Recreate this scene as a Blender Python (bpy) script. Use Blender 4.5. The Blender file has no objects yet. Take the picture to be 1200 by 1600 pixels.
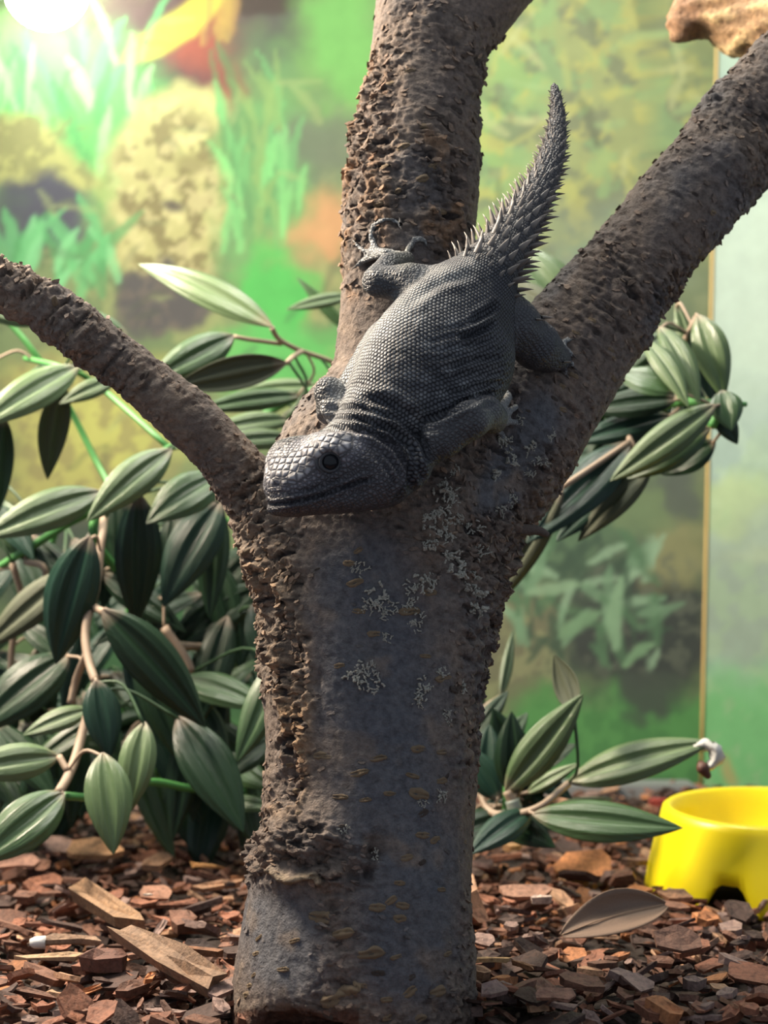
import bpy, math, random
import numpy as np
from mathutils import Vector, Matrix
from mathutils.bvhtree import BVHTree

scene = bpy.context.scene
COL = scene.collection
random.seed(7)
RNG = np.random.default_rng(11)

# ------------------------------------------------------------------ camera
F_PX = 2600.0                       # focal length in pixels of the 1200 x 1600 frame
PITCH = math.radians(2.5)           # the phone looks slightly upwards
CAM = np.array([0.0, 0.0, 0.19])
FWD = np.array([0, math.cos(PITCH), math.sin(PITCH)])
UPV = np.array([0, -math.sin(PITCH), math.cos(PITCH)])
RGT = np.array([1.0, 0, 0])
cam_data = bpy.data.cameras.new('camera')
cam = bpy.data.objects.new('camera', cam_data)
COL.objects.link(cam)
scene.camera = cam
cam.location = CAM
cam.rotation_euler = (math.pi / 2 + PITCH, 0, 0)
cam_data.sensor_fit = 'VERTICAL'
cam_data.sensor_height = 24.0
cam_data.sensor_width = 18.0
cam_data.lens = 24.0 * F_PX / 1600.0
cam_data.clip_start = 0.02
cam_data.clip_end = 20
cam_data.dof.use_dof = True
cam_data.dof.focus_distance = 0.745
cam_data.dof.aperture_fstop = 7.0

# ------------------------------------------------------------------ world, lights, exposure
world = bpy.data.worlds.new('world')
scene.world = world
world.use_nodes = True
bg = world.node_tree.nodes['Background']
bg.inputs[0].default_value = (0.74, 0.84, 1.0, 1)
bg.inputs[1].default_value = 0.38

def area_light(name, loc, target, size, size_y, power, color):
    l = bpy.data.lights.new(name, 'AREA')
    l.shape = 'RECTANGLE'; l.size = size; l.size_y = size_y
    l.energy = power; l.color = color
    o = bpy.data.objects.new(name, l)
    COL.objects.link(o)
    o.location = loc
    o.rotation_euler = (Vector(target) - Vector(loc)).to_track_quat('-Z', 'Y').to_euler()
    return o
# the tube over the tank, behind the tree, and a second warm strip to its left
area_light('tank_tube_light', (-0.05, 1.00, 0.98), (0.0, 0.97, 0.0), 0.70, 0.10, 8.0, (1.0, 0.95, 0.84))
area_light('basking_strip_light', (-0.50, 0.97, 0.68), (0.0, 0.78, 0.22), 0.20, 0.12, 14.0, (1.0, 0.84, 0.66))

scene.view_settings.view_transform = 'Standard'
scene.view_settings.look = 'None'
scene.view_settings.gamma = 1.0
scene.view_settings.use_curve_mapping = False
scene.view_settings.exposure = 0.42

# ------------------------------------------------------------------ helpers
def P(px, py, d):
    """point seen at pixel (px, py) at world depth y = d"""
    r = FWD + (px - 600) / F_PX * RGT + (800 - py) / F_PX * UPV
    return CAM + r * (d / r[1])

def PXS(d):
    return d / F_PX                   # metres per pixel at a depth

def to_px(co):
    v = np.asarray(co) - CAM
    z = v @ FWD
    return 600 + F_PX * (v @ RGT) / z, 800 - F_PX * (v @ UPV) / z

def tag(o, label=None, cat=None, group=None, kind=None):
    if label: o['label'] = label
    if cat: o['category'] = cat
    if group: o['group'] = group
    if kind: o['kind'] = kind
    return o

def empty(name, loc, label=None, cat=None, group=None):
    o = bpy.data.objects.new(name, None)
    o.empty_display_size = 0.02
    COL.objects.link(o)
    o.location = loc
    return tag(o, label, cat, group)

def mesh_np(name, verts, faces, smooth=True):
    me = bpy.data.meshes.new(name)
    verts = np.asarray(verts, dtype=np.float32)
    if isinstance(faces, np.ndarray):
        n, k = faces.shape
        me.vertices.add(len(verts)); me.vertices.foreach_set('co', verts.ravel())
        me.loops.add(n * k); me.loops.foreach_set('vertex_index', faces.ravel().astype(np.int32))
        me.polygons.add(n); me.polygons.foreach_set('loop_start', np.arange(0, n * k, k, dtype=np.int32))
        me.update(calc_edges=True)
    else:
        me.from_pydata([tuple(v) for v in verts], [], faces)
        me.update()
    if smooth and len(me.polygons):
        me.polygons.foreach_set('use_smooth', np.ones(len(me.polygons), dtype=bool))
    return me

def link(name, me, mat=None, parent=None, M=None):
    o = bpy.data.objects.new(name, me)
    COL.objects.link(o)
    if mat is not None and len(me.materials) == 0:
        me.materials.append(mat)
    if parent is not None:
        o.parent = parent
        o.matrix_parent_inverse = Matrix.Identity(4)
        base = Matrix.Translation(parent.location)
        o.matrix_local = base.inverted() @ (M if M is not None else Matrix.Identity(4))
    elif M is not None:
        o.matrix_world = M
    return o

def set_color(me, cols, name='Col'):
    a = me.attributes.new(name, 'FLOAT_COLOR', 'POINT')
    c = np.ones((len(cols), 4), dtype=np.float32)
    c[:, :3] = cols
    a.data.foreach_set('color', c.ravel())

def set_vec(me, vecs, name):
    a = me.attributes.new(name, 'FLOAT_VECTOR', 'POINT')
    a.data.foreach_set('vector', np.asarray(vecs, dtype=np.float32).ravel())

def coords(me):
    v = np.empty(len(me.vertices) * 3, dtype=np.float32); me.vertices.foreach_get('co', v)
    n = np.empty(len(me.vertices) * 3, dtype=np.float32); me.vertex_normals.foreach_get('vector', n)
    return v.reshape(-1, 3).astype(np.float64), n.reshape(-1, 3).astype(np.float64)

def put(me, co):
    me.vertices.foreach_set('co', np.asarray(co, dtype=np.float32).ravel()); me.update()

def frame(x, n):
    """matrix columns X along x, Z as near n as can be"""
    x = Vector(x).normalized(); n = Vector(n)
    y = n.cross(x).normalized(); z = x.cross(y).normalized()
    return Matrix((x, y, z)).transposed()

def mat4(R3, loc, s=(1, 1, 1)):
    return Matrix.Translation(Vector(loc)) @ R3.to_4x4() @ Matrix.Diagonal((s[0], s[1], s[2], 1))

def sm(e0, e1, x):
    t = np.clip((x - e0) / (e1 - e0 + 1e-12), 0, 1)
    return t * t * (3 - 2 * t)

_perm = np.random.default_rng(3).permutation(256)
_perm = np.concatenate([_perm, _perm, _perm])
_grad = np.random.default_rng(4).normal(size=(256, 3)); _grad /= np.linalg.norm(_grad, axis=1)[:, None]
def noise3(p):
    i = np.floor(p).astype(np.int64); f = p - i
    i &= 255
    u = f * f * f * (f * (f * 6 - 15) + 10)
    out = 0
    for dx in (0, 1):
        for dy in (0, 1):
            for dz in (0, 1):
                h = _perm[_perm[_perm[i[:, 0] + dx] + i[:, 1] + dy] + i[:, 2] + dz]
                g = _grad[h]
                v = g[:, 0] * (f[:, 0] - dx) + g[:, 1] * (f[:, 1] - dy) + g[:, 2] * (f[:, 2] - dz)
                w = (u[:, 0] if dx else 1 - u[:, 0]) * (u[:, 1] if dy else 1 - u[:, 1]) * (u[:, 2] if dz else 1 - u[:, 2])
                out = out + v * w
    return out * 1.6
def fbm(p, octs=4, gain=0.5):
    s = 0; a = 1.0
    for o in range(octs):
        s = s + a * noise3(p * (2 ** o) + 17.3 * o); a *= gain
    return s

def poly_dist(x, y, pts):
    """distance in the plane to a polyline, and the parameter along it"""
    best = np.full(len(x), 1e9); tt = np.zeros(len(x)); n = len(pts) - 1
    for i in range(n):
        ax, ay = pts[i]; bx, by = pts[i + 1]
        dx, dy = bx - ax, by - ay
        t = np.clip(((x - ax) * dx + (y - ay) * dy) / (dx * dx + dy * dy), 0, 1)
        d = np.hypot(x - ax - t * dx, y - ay - t * dy)
        m = d < best
        best[m] = d[m]; tt[m] = (i + t[m]) / n
    return best, tt

def tube(pts, radii, n=8, closed=True, wob=0.0):
    pts = np.asarray(pts, float); radii = np.broadcast_to(np.asarray(radii, float), (len(pts),))
    V = []; Fc = []
    t = np.gradient(pts, axis=0); t /= np.linalg.norm(t, axis=1)[:, None]
    ref = np.array([0.3, 0.2, 0.9]); 
    for i in range(len(pts)):
        a = np.cross(t[i], ref); 
        if np.linalg.norm(a) < 1e-3: a = np.cross(t[i], [1, 0, 0])
        a /= np.linalg.norm(a); b = np.cross(t[i], a)
        for k in range(n):
            th = 2 * math.pi * k / n
            V.append(pts[i] + (a * math.cos(th) + b * math.sin(th)) * radii[i] * (1 + wob * math.sin(3 * th + i)))
    for i in range(len(pts) - 1):
        for k in range(n):
            Fc.append((i * n + k, i * n + (k + 1) % n, (i + 1) * n + (k + 1) % n, (i + 1) * n + k))
    if closed:
        Fc.append(tuple(range(n))[::-1]); Fc.append(tuple(range((len(pts) - 1) * n, len(pts) * n)))
    return V, Fc

def smooth_path(pts, per=6):
    """Catmull-Rom through the points"""
    p = np.asarray(pts, float); p = np.vstack([2 * p[0] - p[1], p, 2 * p[-1] - p[-2]])
    out = []
    for i in range(1, len(p) - 2):
        for k in range(per):
            t = k / per
            out.append(0.5 * ((2 * p[i]) + (-p[i - 1] + p[i + 1]) * t + (2 * p[i - 1] - 5 * p[i] + 4 * p[i + 1] - p[i + 2]) * t * t
                              + (-p[i - 1] + 3 * p[i] - 3 * p[i + 1] + p[i + 2]) * t ** 3))
    out.append(p[-2])
    return np.array(out)

class Field:
    """signed distances on a grid, blended smoothly, then turned into quads"""
    def __init__(s, lo, hi, h):
        s.lo = np.asarray(lo, float); s.h = h
        s.n = np.ceil((np.asarray(hi) - s.lo) / h).astype(int) + 1
        s.F = np.full(s.n, 0.05, dtype=np.float32)
    def _sub(s, lo, hi):
        a = np.clip(np.floor((lo - s.lo) / s.h).astype(int), 0, s.n - 1)
        b = np.clip(np.ceil((hi - s.lo) / s.h).astype(int) + 1, 1, s.n)
        if np.any(b <= a): return None
        ax = [s.lo[i] + s.h * np.arange(a[i], b[i]) for i in range(3)]
        X, Y, Z = np.meshgrid(*ax, indexing='ij')
        return (slice(a[0], b[0]), slice(a[1], b[1]), slice(a[2], b[2])), X, Y, Z
    def _join(s, sl, D, k, cut):
        A = s.F[sl]
        if cut:
            D = -D
            hh = np.clip(0.5 + 0.5 * (D - A) / k, 0, 1)
            s.F[sl] = (A * (1 - hh) + D * hh + k * hh * (1 - hh)).astype(np.float32)
        else:
            hh = np.clip(0.5 + 0.5 * (A - D) / k, 0, 1)
            s.F[sl] = (A * (1 - hh) + D * hh - k * hh * (1 - hh)).astype(np.float32)
    def cone(s, p0, p1, r0, r1, k=0.004, cut=False):
        p0 = np.asarray(p0, float); p1 = np.asarray(p1, float)
        m = max(r0, r1) + 2 * k + 3 * s.h
        q = s._sub(np.minimum(p0, p1) - m, np.maximum(p0, p1) + m)
        if q is None: return
        sl, X, Y, Z = q
        d = p1 - p0; L2 = d @ d + 1e-12
        t = np.clip(((X - p0[0]) * d[0] + (Y - p0[1]) * d[1] + (Z - p0[2]) * d[2]) / L2, 0, 1)
        D = np.sqrt((X - p0[0] - t * d[0]) ** 2 + (Y - p0[1] - t * d[1]) ** 2 + (Z - p0[2] - t * d[2]) ** 2) - (r0 + (r1 - r0) * t)
        s._join(sl, D, k, cut)
    def ell(s, c, axes, rad, k=0.004, cut=False):
        """ellipsoid: axes = three unit vectors, rad = three radii"""
        c = np.asarray(c, float); A = np.array([np.asarray(a, float) / np.linalg.norm(a) for a in axes]); rad = np.asarray(rad, float)
        m = np.sqrt(((A * rad[:, None]) ** 2).sum(0)) + 2 * k + 3 * s.h
        q = s._sub(c - m, c + m)
        if q is None: return
        sl, X, Y, Z = q
        x = X - c[0]; y = Y - c[1]; z = Z - c[2]
        k0 = 0; k1 = 0
        for i in range(3):
            u = x * A[i, 0] + y * A[i, 1] + z * A[i, 2]
            k0 = k0 + (u / rad[i]) ** 2; k1 = k1 + (u / rad[i] ** 2) ** 2
        k0 = np.sqrt(k0); k1 = np.sqrt(k1) + 1e-9
        s._join(sl, k0 * (k0 - 1) / k1, k, cut)
    def mesh(s, name):
        F = s.F; ins = F < 0
        cnt = np.zeros(np.array(F.shape) - 1, dtype=np.int8)
        for dx in (0, 1):
            for dy in (0, 1):
                for dz in (0, 1):
                    cnt += ins[dx:F.shape[0] - 1 + dx, dy:F.shape[1] - 1 + dy, dz:F.shape[2] - 1 + dz]
        act = np.argwhere((cnt > 0) & (cnt < 8))
        idx = np.full(cnt.shape, -1, dtype=np.int32)
        idx[act[:, 0], act[:, 1], act[:, 2]] = np.arange(len(act))
        S = np.zeros((len(act), 3)); C = np.zeros(len(act))
        cor = [(a, b, c) for a in (0, 1) for b in (0, 1) for c in (0, 1)]
        val = {c: F[act[:, 0] + c[0], act[:, 1] + c[1], act[:, 2] + c[2]].astype(float) for c in cor}
        for c in cor:
            for ax in range(3):
                if c[ax] == 0:
                    c2 = list(c); c2[ax] = 1; c2 = tuple(c2)
                    a, b = val[c], val[c2]
                    m = (a < 0) != (b < 0)
                    t = np.where(m, a / np.where(m, a - b, 1), 0)
                    p = np.tile(np.array(c, float), (len(act), 1)); p[:, ax] += t
                    S[m] += p[m]; C[m] += 1
        V = s.lo + s.h * (act + S / C[:, None])
        Q = []
        for ax in range(3):
            o1, o2 = [(1, 2), (2, 0), (0, 1)][ax]
            sa = [slice(None)] * 3; sb = [slice(None)] * 3
            sa[ax] = slice(0, -1); sb[ax] = slice(1, None)
            e = ins[tuple(sa)] != ins[tuple(sb)]
            E = np.argwhere(e)
            E = E[(E[:, o1] > 0) & (E[:, o2] > 0) & (E[:, o1] < F.shape[o1] - 1) & (E[:, o2] < F.shape[o2] - 1)]
            def ci(d1, d2):
                g = E.copy(); g[:, o1] += d1; g[:, o2] += d2
                return idx[g[:, 0], g[:, 1], g[:, 2]]
            q = np.stack([ci(-1, -1), ci(0, -1), ci(0, 0), ci(-1, 0)], 1)
            fl = ~ins[E[:, 0], E[:, 1], E[:, 2]]
            q[fl] = q[fl][:, ::-1]
            Q.append(q)
        Q = np.vstack(Q)
        return mesh_np(name, V, Q)

def subdivide(me, levels):
    o = bpy.data.objects.new('tmp', me); COL.objects.link(o)
    m = o.modifiers.new('s', 'SUBSURF'); m.levels = levels; m.render_levels = levels
    dg = bpy.context.evaluated_depsgraph_get()
    new = bpy.data.meshes.new_from_object(o.evaluated_get(dg))
    bpy.data.objects.remove(o)
    bpy.data.meshes.remove(me)
    new.polygons.foreach_set('use_smooth', np.ones(len(new.polygons), dtype=bool))
    return new

# ------------------------------------------------------------------ materials
class NT:
    def __init__(s, name):
        s.m = bpy.data.materials.new(name); s.m.use_nodes = True
        s.t = s.m.node_tree; s.b = s.t.nodes['Principled BSDF']
    def n(s, typ, **kw):
        nd = s.t.nodes.new(typ)
        for k, v in kw.items():
            if k.startswith('i_'):
                key = k[2:]
                key = int(key) if key.isdigit() else key
                s.set(nd, key, v)
            else: setattr(nd, k, v)
        return nd
    def set(s, nd, key, v):
        if isinstance(v, bpy.types.NodeSocket): s.t.links.new(v, nd.inputs[key])
        else: nd.inputs[key].default_value = v
    def p(s, **kw):
        for k, v in kw.items(): s.set(s.b, k.replace('_', ' '), v)
    def mix(s, fac, a, b, mode='MIX'):
        nd = s.n('ShaderNodeMix', data_type='RGBA', blend_type=mode)
        s.set(nd, 0, fac); s.set(nd, 6, a); s.set(nd, 7, b)
        return nd.outputs[2]
    def math(s, op, a, b=0.0):
        nd = s.n('ShaderNodeMath', operation=op); s.set(nd, 0, a); s.set(nd, 1, b)
        return nd.outputs[0]
    def noise(s, scale, detail=4, rough=0.55, vec=None, dist=0.0):
        nd = s.n('ShaderNodeTexNoise'); s.set(nd, 'Scale', scale); s.set(nd, 'Detail', detail); s.set(nd, 'Roughness', rough); s.set(nd, 'Distortion', dist)
        if vec is not None: s.set(nd, 'Vector', vec)
        return nd.outputs[0]
    def ramp(s, fac, stops):
        nd = s.n('ShaderNodeValToRGB'); s.set(nd, 0, fac)
        e = nd.color_ramp.elements
        while len(e) < len(stops): e.new(0.5)
        for k, (pos, c) in enumerate(stops):
            e[k].position = pos; e[k].color = (*c, 1) if len(c) == 3 else c
        return nd.outputs[0]
    def bump(s, h, strength=0.5, dist=0.001, nrm=None):
        nd = s.n('ShaderNodeBump'); s.set(nd, 'Height', h); s.set(nd, 'Strength', strength); s.set(nd, 'Distance', dist)
        if nrm is not None: s.set(nd, 'Normal', nrm)
        return nd.outputs[0]
    def attr(s, name, out='Color'):
        return s.n('ShaderNodeAttribute', attribute_name=name).outputs[out]
    def obj(s):
        return s.n('ShaderNodeTexCoord').outputs['Object']
    def geo(s):
        return s.n('ShaderNodeNewGeometry').outputs['Position']

def simple(name, col, rough=0.6, var=0.15, scale=120, bump=0.25, dist=0.0006, **kw):
    m = NT(name)
    v = m.noise(scale, 5, vec=m.obj())
    c = m.mix(m.math('MULTIPLY', v, var * 2), (*col, 1), (*(x * 0.35 for x in col), 1))
    m.p(Base_Color=c, Roughness=rough, Normal=m.bump(v, bump, dist), **kw)
    return m.m

def bark_material(name):
    m = NT(name)
    g = m.geo()
    n1 = m.noise(300, 6, 0.65, g); n2 = m.noise(1100, 4, 0.6, g); n3 = m.noise(55, 4, 0.6, g)
    c = m.mix(0.75, m.attr('Col'), m.ramp(n1, [(0.28, (0.35, 0.33, 0.33)), (0.5, (0.95, 0.95, 0.95)), (0.72, (1.55, 1.5, 1.42))]), 'MULTIPLY')
    c = m.mix(0.5, c, m.ramp(n3, [(0.3, (0.62, 0.66, 0.74)), (0.7, (1.28, 1.2, 1.08))]), 'MULTIPLY')
    h = m.math('ADD', m.math('MULTIPLY', n1, 1.0), m.math('MULTIPLY', n2, 0.35))
    m.p(Base_Color=c, Roughness=0.78, Normal=m.bump(h, 1.0, 0.0021))
    m.b.inputs['Specular IOR Level'].default_value = 0.35
    return m.m
M_BARK = bark_material('bark')
M_LENT = simple('lenticel_cork', (0.36, 0.26, 0.155), 0.85, 0.35, 700, 0.8, 0.0008)
M_LICHEN = simple('lichen', (0.43, 0.42, 0.36), 0.9, 0.3, 900, 0.6, 0.0006)
M_CUT = simple('cut_wood', (0.14, 0.07, 0.045), 0.85, 0.35, 260, 0.9, 0.0015)

# ------------------------------------------------------------------ the setting: floor, printed walls
WALL_Y = 1.50
CORNER_X = (1090 - 600) / F_PX * 1.51

def lin(c):
    c = np.asarray(c, float) / 255
    return np.where(c < 0.04045, c / 12.92, ((c + 0.055) / 1.055) ** 2.4)

def ground_z(x, y):
    return 0.004 * np.sin(9 * x + 1.3) * np.cos(7 * y) + 0.006 * sm(1.05, 1.4, np.asarray(y, float))

def printed_sheet(name, X, Z, place, painter, mat, kind='structure'):
    xx, zz = np.meshgrid(X, Z, indexing='ij')
    V = place(xx.ravel(), zz.ravel())
    nx, nz = len(X), len(Z)
    i = np.arange(nx * nz).reshape(nx, nz)
    Q = np.stack([i[:-1, :-1].ravel(), i[1:, :-1].ravel(), i[1:, 1:].ravel(), i[:-1, 1:].ravel()], 1)
    me = mesh_np(name, V, Q)
    px, py = to_px(V)
    set_color(me, painter(px, py, V))
    o = link(name, me, mat)
    o['kind'] = kind
    return o

class Print:
    """a jungle print: soft shapes and blades laid one over the other"""
    def __init__(s, x, y, base):
        s.x, s.y = x, y
        q = np.stack([x / 90, y / 90, np.zeros_like(x)], 1)
        s.wx = fbm(q, 3) * 1.0; s.wy = fbm(q + 31.7, 3) * 1.0
        q2 = np.stack([x / 26, y / 26, np.ones_like(x)], 1)
        s.fx = fbm(q2, 3); s.fy = fbm(q2 + 11.1, 3)
        s.c = np.tile(lin(base), (len(x), 1))
    def blob(s, cx, cy, rx, ry, col, a=1.0, ang=0, soft=0.35, warp=30):
        x = s.x + s.wx * warp + s.fx * warp * 0.3 - cx; y = s.y + s.wy * warp + s.fy * warp * 0.3 - cy
        t = math.radians(ang); u = x * math.cos(t) + y * math.sin(t); v = -x * math.sin(t) + y * math.cos(t)
        r = np.sqrt((u / rx) ** 2 + (v / ry) ** 2)
        m = (a * (1 - sm(1 - soft, 1 + soft, r)))[:, None]
        s.c = s.c * (1 - m) + lin(col) * m
    def blade(s, pts, w, col, a=0.85):
        d, t = poly_dist(s.x + s.fx * 3, s.y + s.fy * 3, pts)
        ww = w * np.sin(np.pi * np.clip(0.12 + 0.88 * t, 0, 1)) ** 0.7
        m = (a * (1 - sm(ww * 0.6, ww * 1.15 + 1.5, d)))[:, None]
        s.c = s.c * (1 - m) + lin(col) * m
    def mottle(s, cx, cy, rx, ry, col, a=0.6, scale=30, thr=0.1, ang=0):
        x = s.x - cx; y = s.y - cy
        r = np.sqrt((x / rx) ** 2 + (y / ry) ** 2)
        n = fbm(np.stack([s.x / scale, s.y / scale, np.full_like(s.x, cx * 0.01 + scale)], 1), 4, 0.55)
        m = (a * (1 - sm(0.7, 1.1, r)) * sm(thr - 0.12, thr + 0.12, n))[:, None]
        s.c = s.c * (1 - m) + lin(col) * m

def paint_back(px, py, V):
    p = Print(px, py, (112, 134, 84))
    R = random.Random(5)
    p.mottle(300, 500, 1500, 1500, (84, 112, 70), 0.6, 120, 0.0)
    p.mottle(300, 500, 1500, 1500, (150, 160, 96), 0.5, 70, 0.15)
    # the upper corner: bright grass under the lamp, dark earth and a yellow trunk
    p.blob(330, 60, 240, 130, (92, 74, 70), 1, 0, 0.4)
    p.blob(330, 90, 70, 90, (150, 70, 48), 0.9, 20, 0.5)
    p.blob(240, 150, 90, 60, (70, 56, 60), 0.9, -20, 0.5)
    p.blob(410, 60, 60, 90, (70, 78, 72), 0.8, 0, 0.5)
    p.blob(405, 2, 60, 24, (64, 54, 46), 1, 0, 0.3, 10)
    p.blade([(345, -10), (290, 35), (235, 70), (185, 100)], 26, (196, 200, 40), 1)
    for k in range(10):
        x = R.uniform(330, 380); p.blade([(x, -60), (x - 8, 20), (x - 16, 70)], 5, R.choice([(176, 150, 60), (150, 120, 66)]), 0.6)
    p.blob(60, 170, 170, 130, (92, 190, 96), 1, 0, 0.5)
    p.blob(150, 240, 70, 120, (84, 170, 86), 0.9, 20, 0.5)
    for k in range(60):
        x = R.uniform(-120, 230); y = R.uniform(90, 330); L = R.uniform(60, 130); a = R.uniform(-0.5, 0.5)
        p.blade([(x, y), (x + L * a * 0.4, y - L * 0.55), (x + L * a, y - L)], R.uniform(5, 11), R.choice([(120, 214, 120), (80, 190, 110), (150, 220, 140), (64, 150, 80)]), 0.65)
    # left rock with a dark hollow
    p.blob(40, 250, 130, 62, (160, 166, 92), 1, 25, 0.3)
    p.mottle(40, 250, 140, 90, (110, 112, 70), 0.6, 26, 0.1)
    p.blob(40, 345, 95, 68, (66, 70, 84), 1, 0, 0.25)
    p.blob(-120, 330, 120, 100, (80, 110, 76), 0.9)
    # the tall pale rock
    p.blob(268, 300, 102, 165, (168, 168, 104), 1, 4, 0.16, 22)
    p.blob(300, 190, 60, 50, (186, 190, 116), 0.9, 0, 0.5)
    p.mottle(270, 310, 105, 165, (112, 104, 62), 0.85, 34, 0.02)
    p.mottle(270, 310, 105, 165, (196, 192, 130), 0.6, 24, 0.22)
    p.blob(275, 325, 20, 9, (70, 64, 62), 0.9, 10, 0.5, 8)
    p.blob(296, 255, 26, 18, (120, 116, 66), 0.8, 0, 0.5, 8)
    p.blob(362, 350, 10, 60, (80, 84, 80), 0.8, 0, 0.5, 8)
    p.blob(250, 470, 75, 50, (74, 74, 74), 1, 0, 0.25)
    p.mottle(250, 470, 80, 60, (104, 96, 84), 0.5, 24, 0.1)
    # grasses between the rock and the tree
    p.blob(420, 270, 75, 180, (92, 150, 84), 1, 0, 0.4)
    p.blob(540, 60, 75, 120, (96, 168, 76), 1, 0, 0.6)
    p.blob(500, 230, 70, 60, (92, 108, 86), 0.9, 0, 0.5)
    p.blob(505, 350, 55, 45, (190, 140, 88), 0.95, 0, 0.6)
    p.blob(480, 440, 60, 50, (150, 150, 90), 0.7, 0, 0.6)
    for k in range(46):
        x = R.uniform(345, 470); y = R.uniform(180, 420); L = R.uniform(60, 130); a = R.uniform(-0.5, 0.35)
        p.blade([(x, y), (x + L * a * 0.3, y - L * 0.55), (x + L * a, y - L)], R.uniform(4, 9), R.choice([(110, 200, 112), (90, 170, 96), (70, 130, 76), (120, 160, 84)]), 0.6)
    p.blob(430, 470, 60, 75, (58, 176, 72), 1, 0, 0.35)
    p.blob(440, 560, 110, 60, (70, 180, 80), 0.9, 0, 0.4)
    for k in range(22):
        x = R.uniform(10, 190); y = R.uniform(400, 470); L = R.uniform(60, 120); a = R.uniform(-0.6, 0.8)
        p.blade([(x, y), (x + L * a * 0.3, y - L * 0.55), (x + L * a, y - L)], R.uniform(6, 13), R.choice([(110, 196, 128), (84, 176, 104), (64, 150, 84)]), 0.75)
    p.blob(60, 690, 170, 130, (162, 164, 84), 1, 0, 0.3)
    p.blob(190, 660, 110, 90, (176, 182, 84), 0.9, 0, 0.4)
    p.mottle(90, 690, 220, 150, (128, 120, 76), 0.6, 30, 0.08)
    p.blob(60, 880, 170, 90, (60, 64, 62), 1, 0, 0.4)
    p.blob(250, 1050, 260, 190, (40, 96, 50), 1, 0, 0.5)
    p.blob(260, 1190, 260, 60, (70, 150, 64), 1, 0, 0.5)
    p.blob(-150, 700, 160, 400, (86, 116, 70), 0.8)
    # right of the tree: hazy yellow-green foliage
    p.blob(900, 230, 230, 300, (142, 160, 92), 1, 0, 0.5)
    p.blob(790, 150, 50, 190, (124, 172, 92), 0.9, 10, 0.6)
    p.mottle(910, 220, 230, 300, (104, 118, 92), 0.7, 56, 0.12)
    p.mottle(910, 220, 230, 300, (172, 178, 78), 0.7, 40, 0.2)
    p.mottle(910, 220, 230, 300, (120, 172, 104), 0.6, 46, 0.24)
    for k in range(40):
        x = R.uniform(750, 1080); y = R.uniform(40, 400); L = R.uniform(40, 90); a = R.uniform(-2.6, 0.4)
        p.blade([(x, y), (x + L * math.cos(a) * 0.5, y + L * math.sin(a) * 0.6), (x + L * math.cos(a), y + L * math.sin(a))], R.uniform(4, 9), R.choice([(170, 182, 84), (140, 180, 110), (104, 124, 84), (176, 190, 120)]), 0.5)
    p.blob(960, 420, 130, 90, (112, 138, 118), 0.9, 0, 0.5)
    p.blob(1050, 640, 90, 140, (96, 122, 92), 0.9)
    # ferns over a dark rock
    p.blob(900, 900, 200, 170, (78, 120, 84), 1, 0, 0.4)
    p.blob(1000, 985, 120, 118, (52, 66, 62), 1, 0, 0.25)
    p.blob(1060, 870, 50, 60, (140, 146, 92), 0.95, 40, 0.4)
    p.blob(1020, 800, 50, 50, (110, 142, 92), 0.8)
    p.blob(1060, 760, 30, 60, (84, 98, 92), 0.8)
    p.blob(810, 1010, 70, 110, (112, 116, 84), 1, 0, 0.4)
    p.mottle(810, 1010, 80, 120, (140, 150, 100), 0.7, 34, 0.1)
    p.mottle(1000, 960, 120, 130, (96, 110, 92), 0.6, 30, 0.18)
    for k in range(70):
        x = R.uniform(800, 1040); y = R.uniform(860, 1060); L = R.uniform(40, 95); a = R.uniform(-3.0, -0.1)
        p.blade([(x, y), (x + L * math.cos(a) * 0.5, y + L * math.sin(a) * 0.65), (x + L * math.cos(a), y + L * math.sin(a))], R.uniform(5, 10), R.choice([(104, 160, 118), (134, 186, 146), (70, 126, 84), (50, 88, 66)]), 0.75)
    p.blade([(962, 1010), (958, 960), (972, 900)], 13, (122, 178, 132), 0.9)
    p.blade([(975, 1040), (1000, 1015), (1025, 1005)], 9, (110, 168, 118), 0.9)
    p.blade([(880, 990), (910, 970), (940, 955)], 13, (110, 168, 118), 0.8)
    p.blade([(830, 925), (870, 918), (910, 912)], 9, (130, 180, 136), 0.8)
    for k in range(90):      # dim leaf shapes all over the sheet
        x = R.uniform(-200, 1080); y = R.uniform(0, 760); L = R.uniform(30, 80); a = R.uniform(-3.0, 0.2)
        p.blade([(x, y), (x + L * math.cos(a) * 0.5, y + L * math.sin(a) * 0.65), (x + L * math.cos(a), y + L * math.sin(a))], R.uniform(4, 9), R.choice([(70, 92, 62), (58, 74, 58), (96, 110, 70), (150, 170, 100)]), 0.35)
    # lawn at the foot of the print
    p.blob(980, 1190, 300, 110, (66, 158, 70), 1, 0, 0.22, 24)
    p.mottle(980, 1190, 300, 110, (48, 132, 60), 0.6, 40, 0.05)
    p.blob(1015, 1090, 60, 28, (62, 78, 70), 0.9, 0, 0.4)
    c = p.c * 0.70
    g = c.mean(1, keepdims=True)
    f = (0.16 + 0.14 * sm(600, 900, px))[:, None]          # colours greyed more to the right of the tree
    return c * (1 - f) + g * f * np.array([1.10, 1.0, 0.80])

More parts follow.
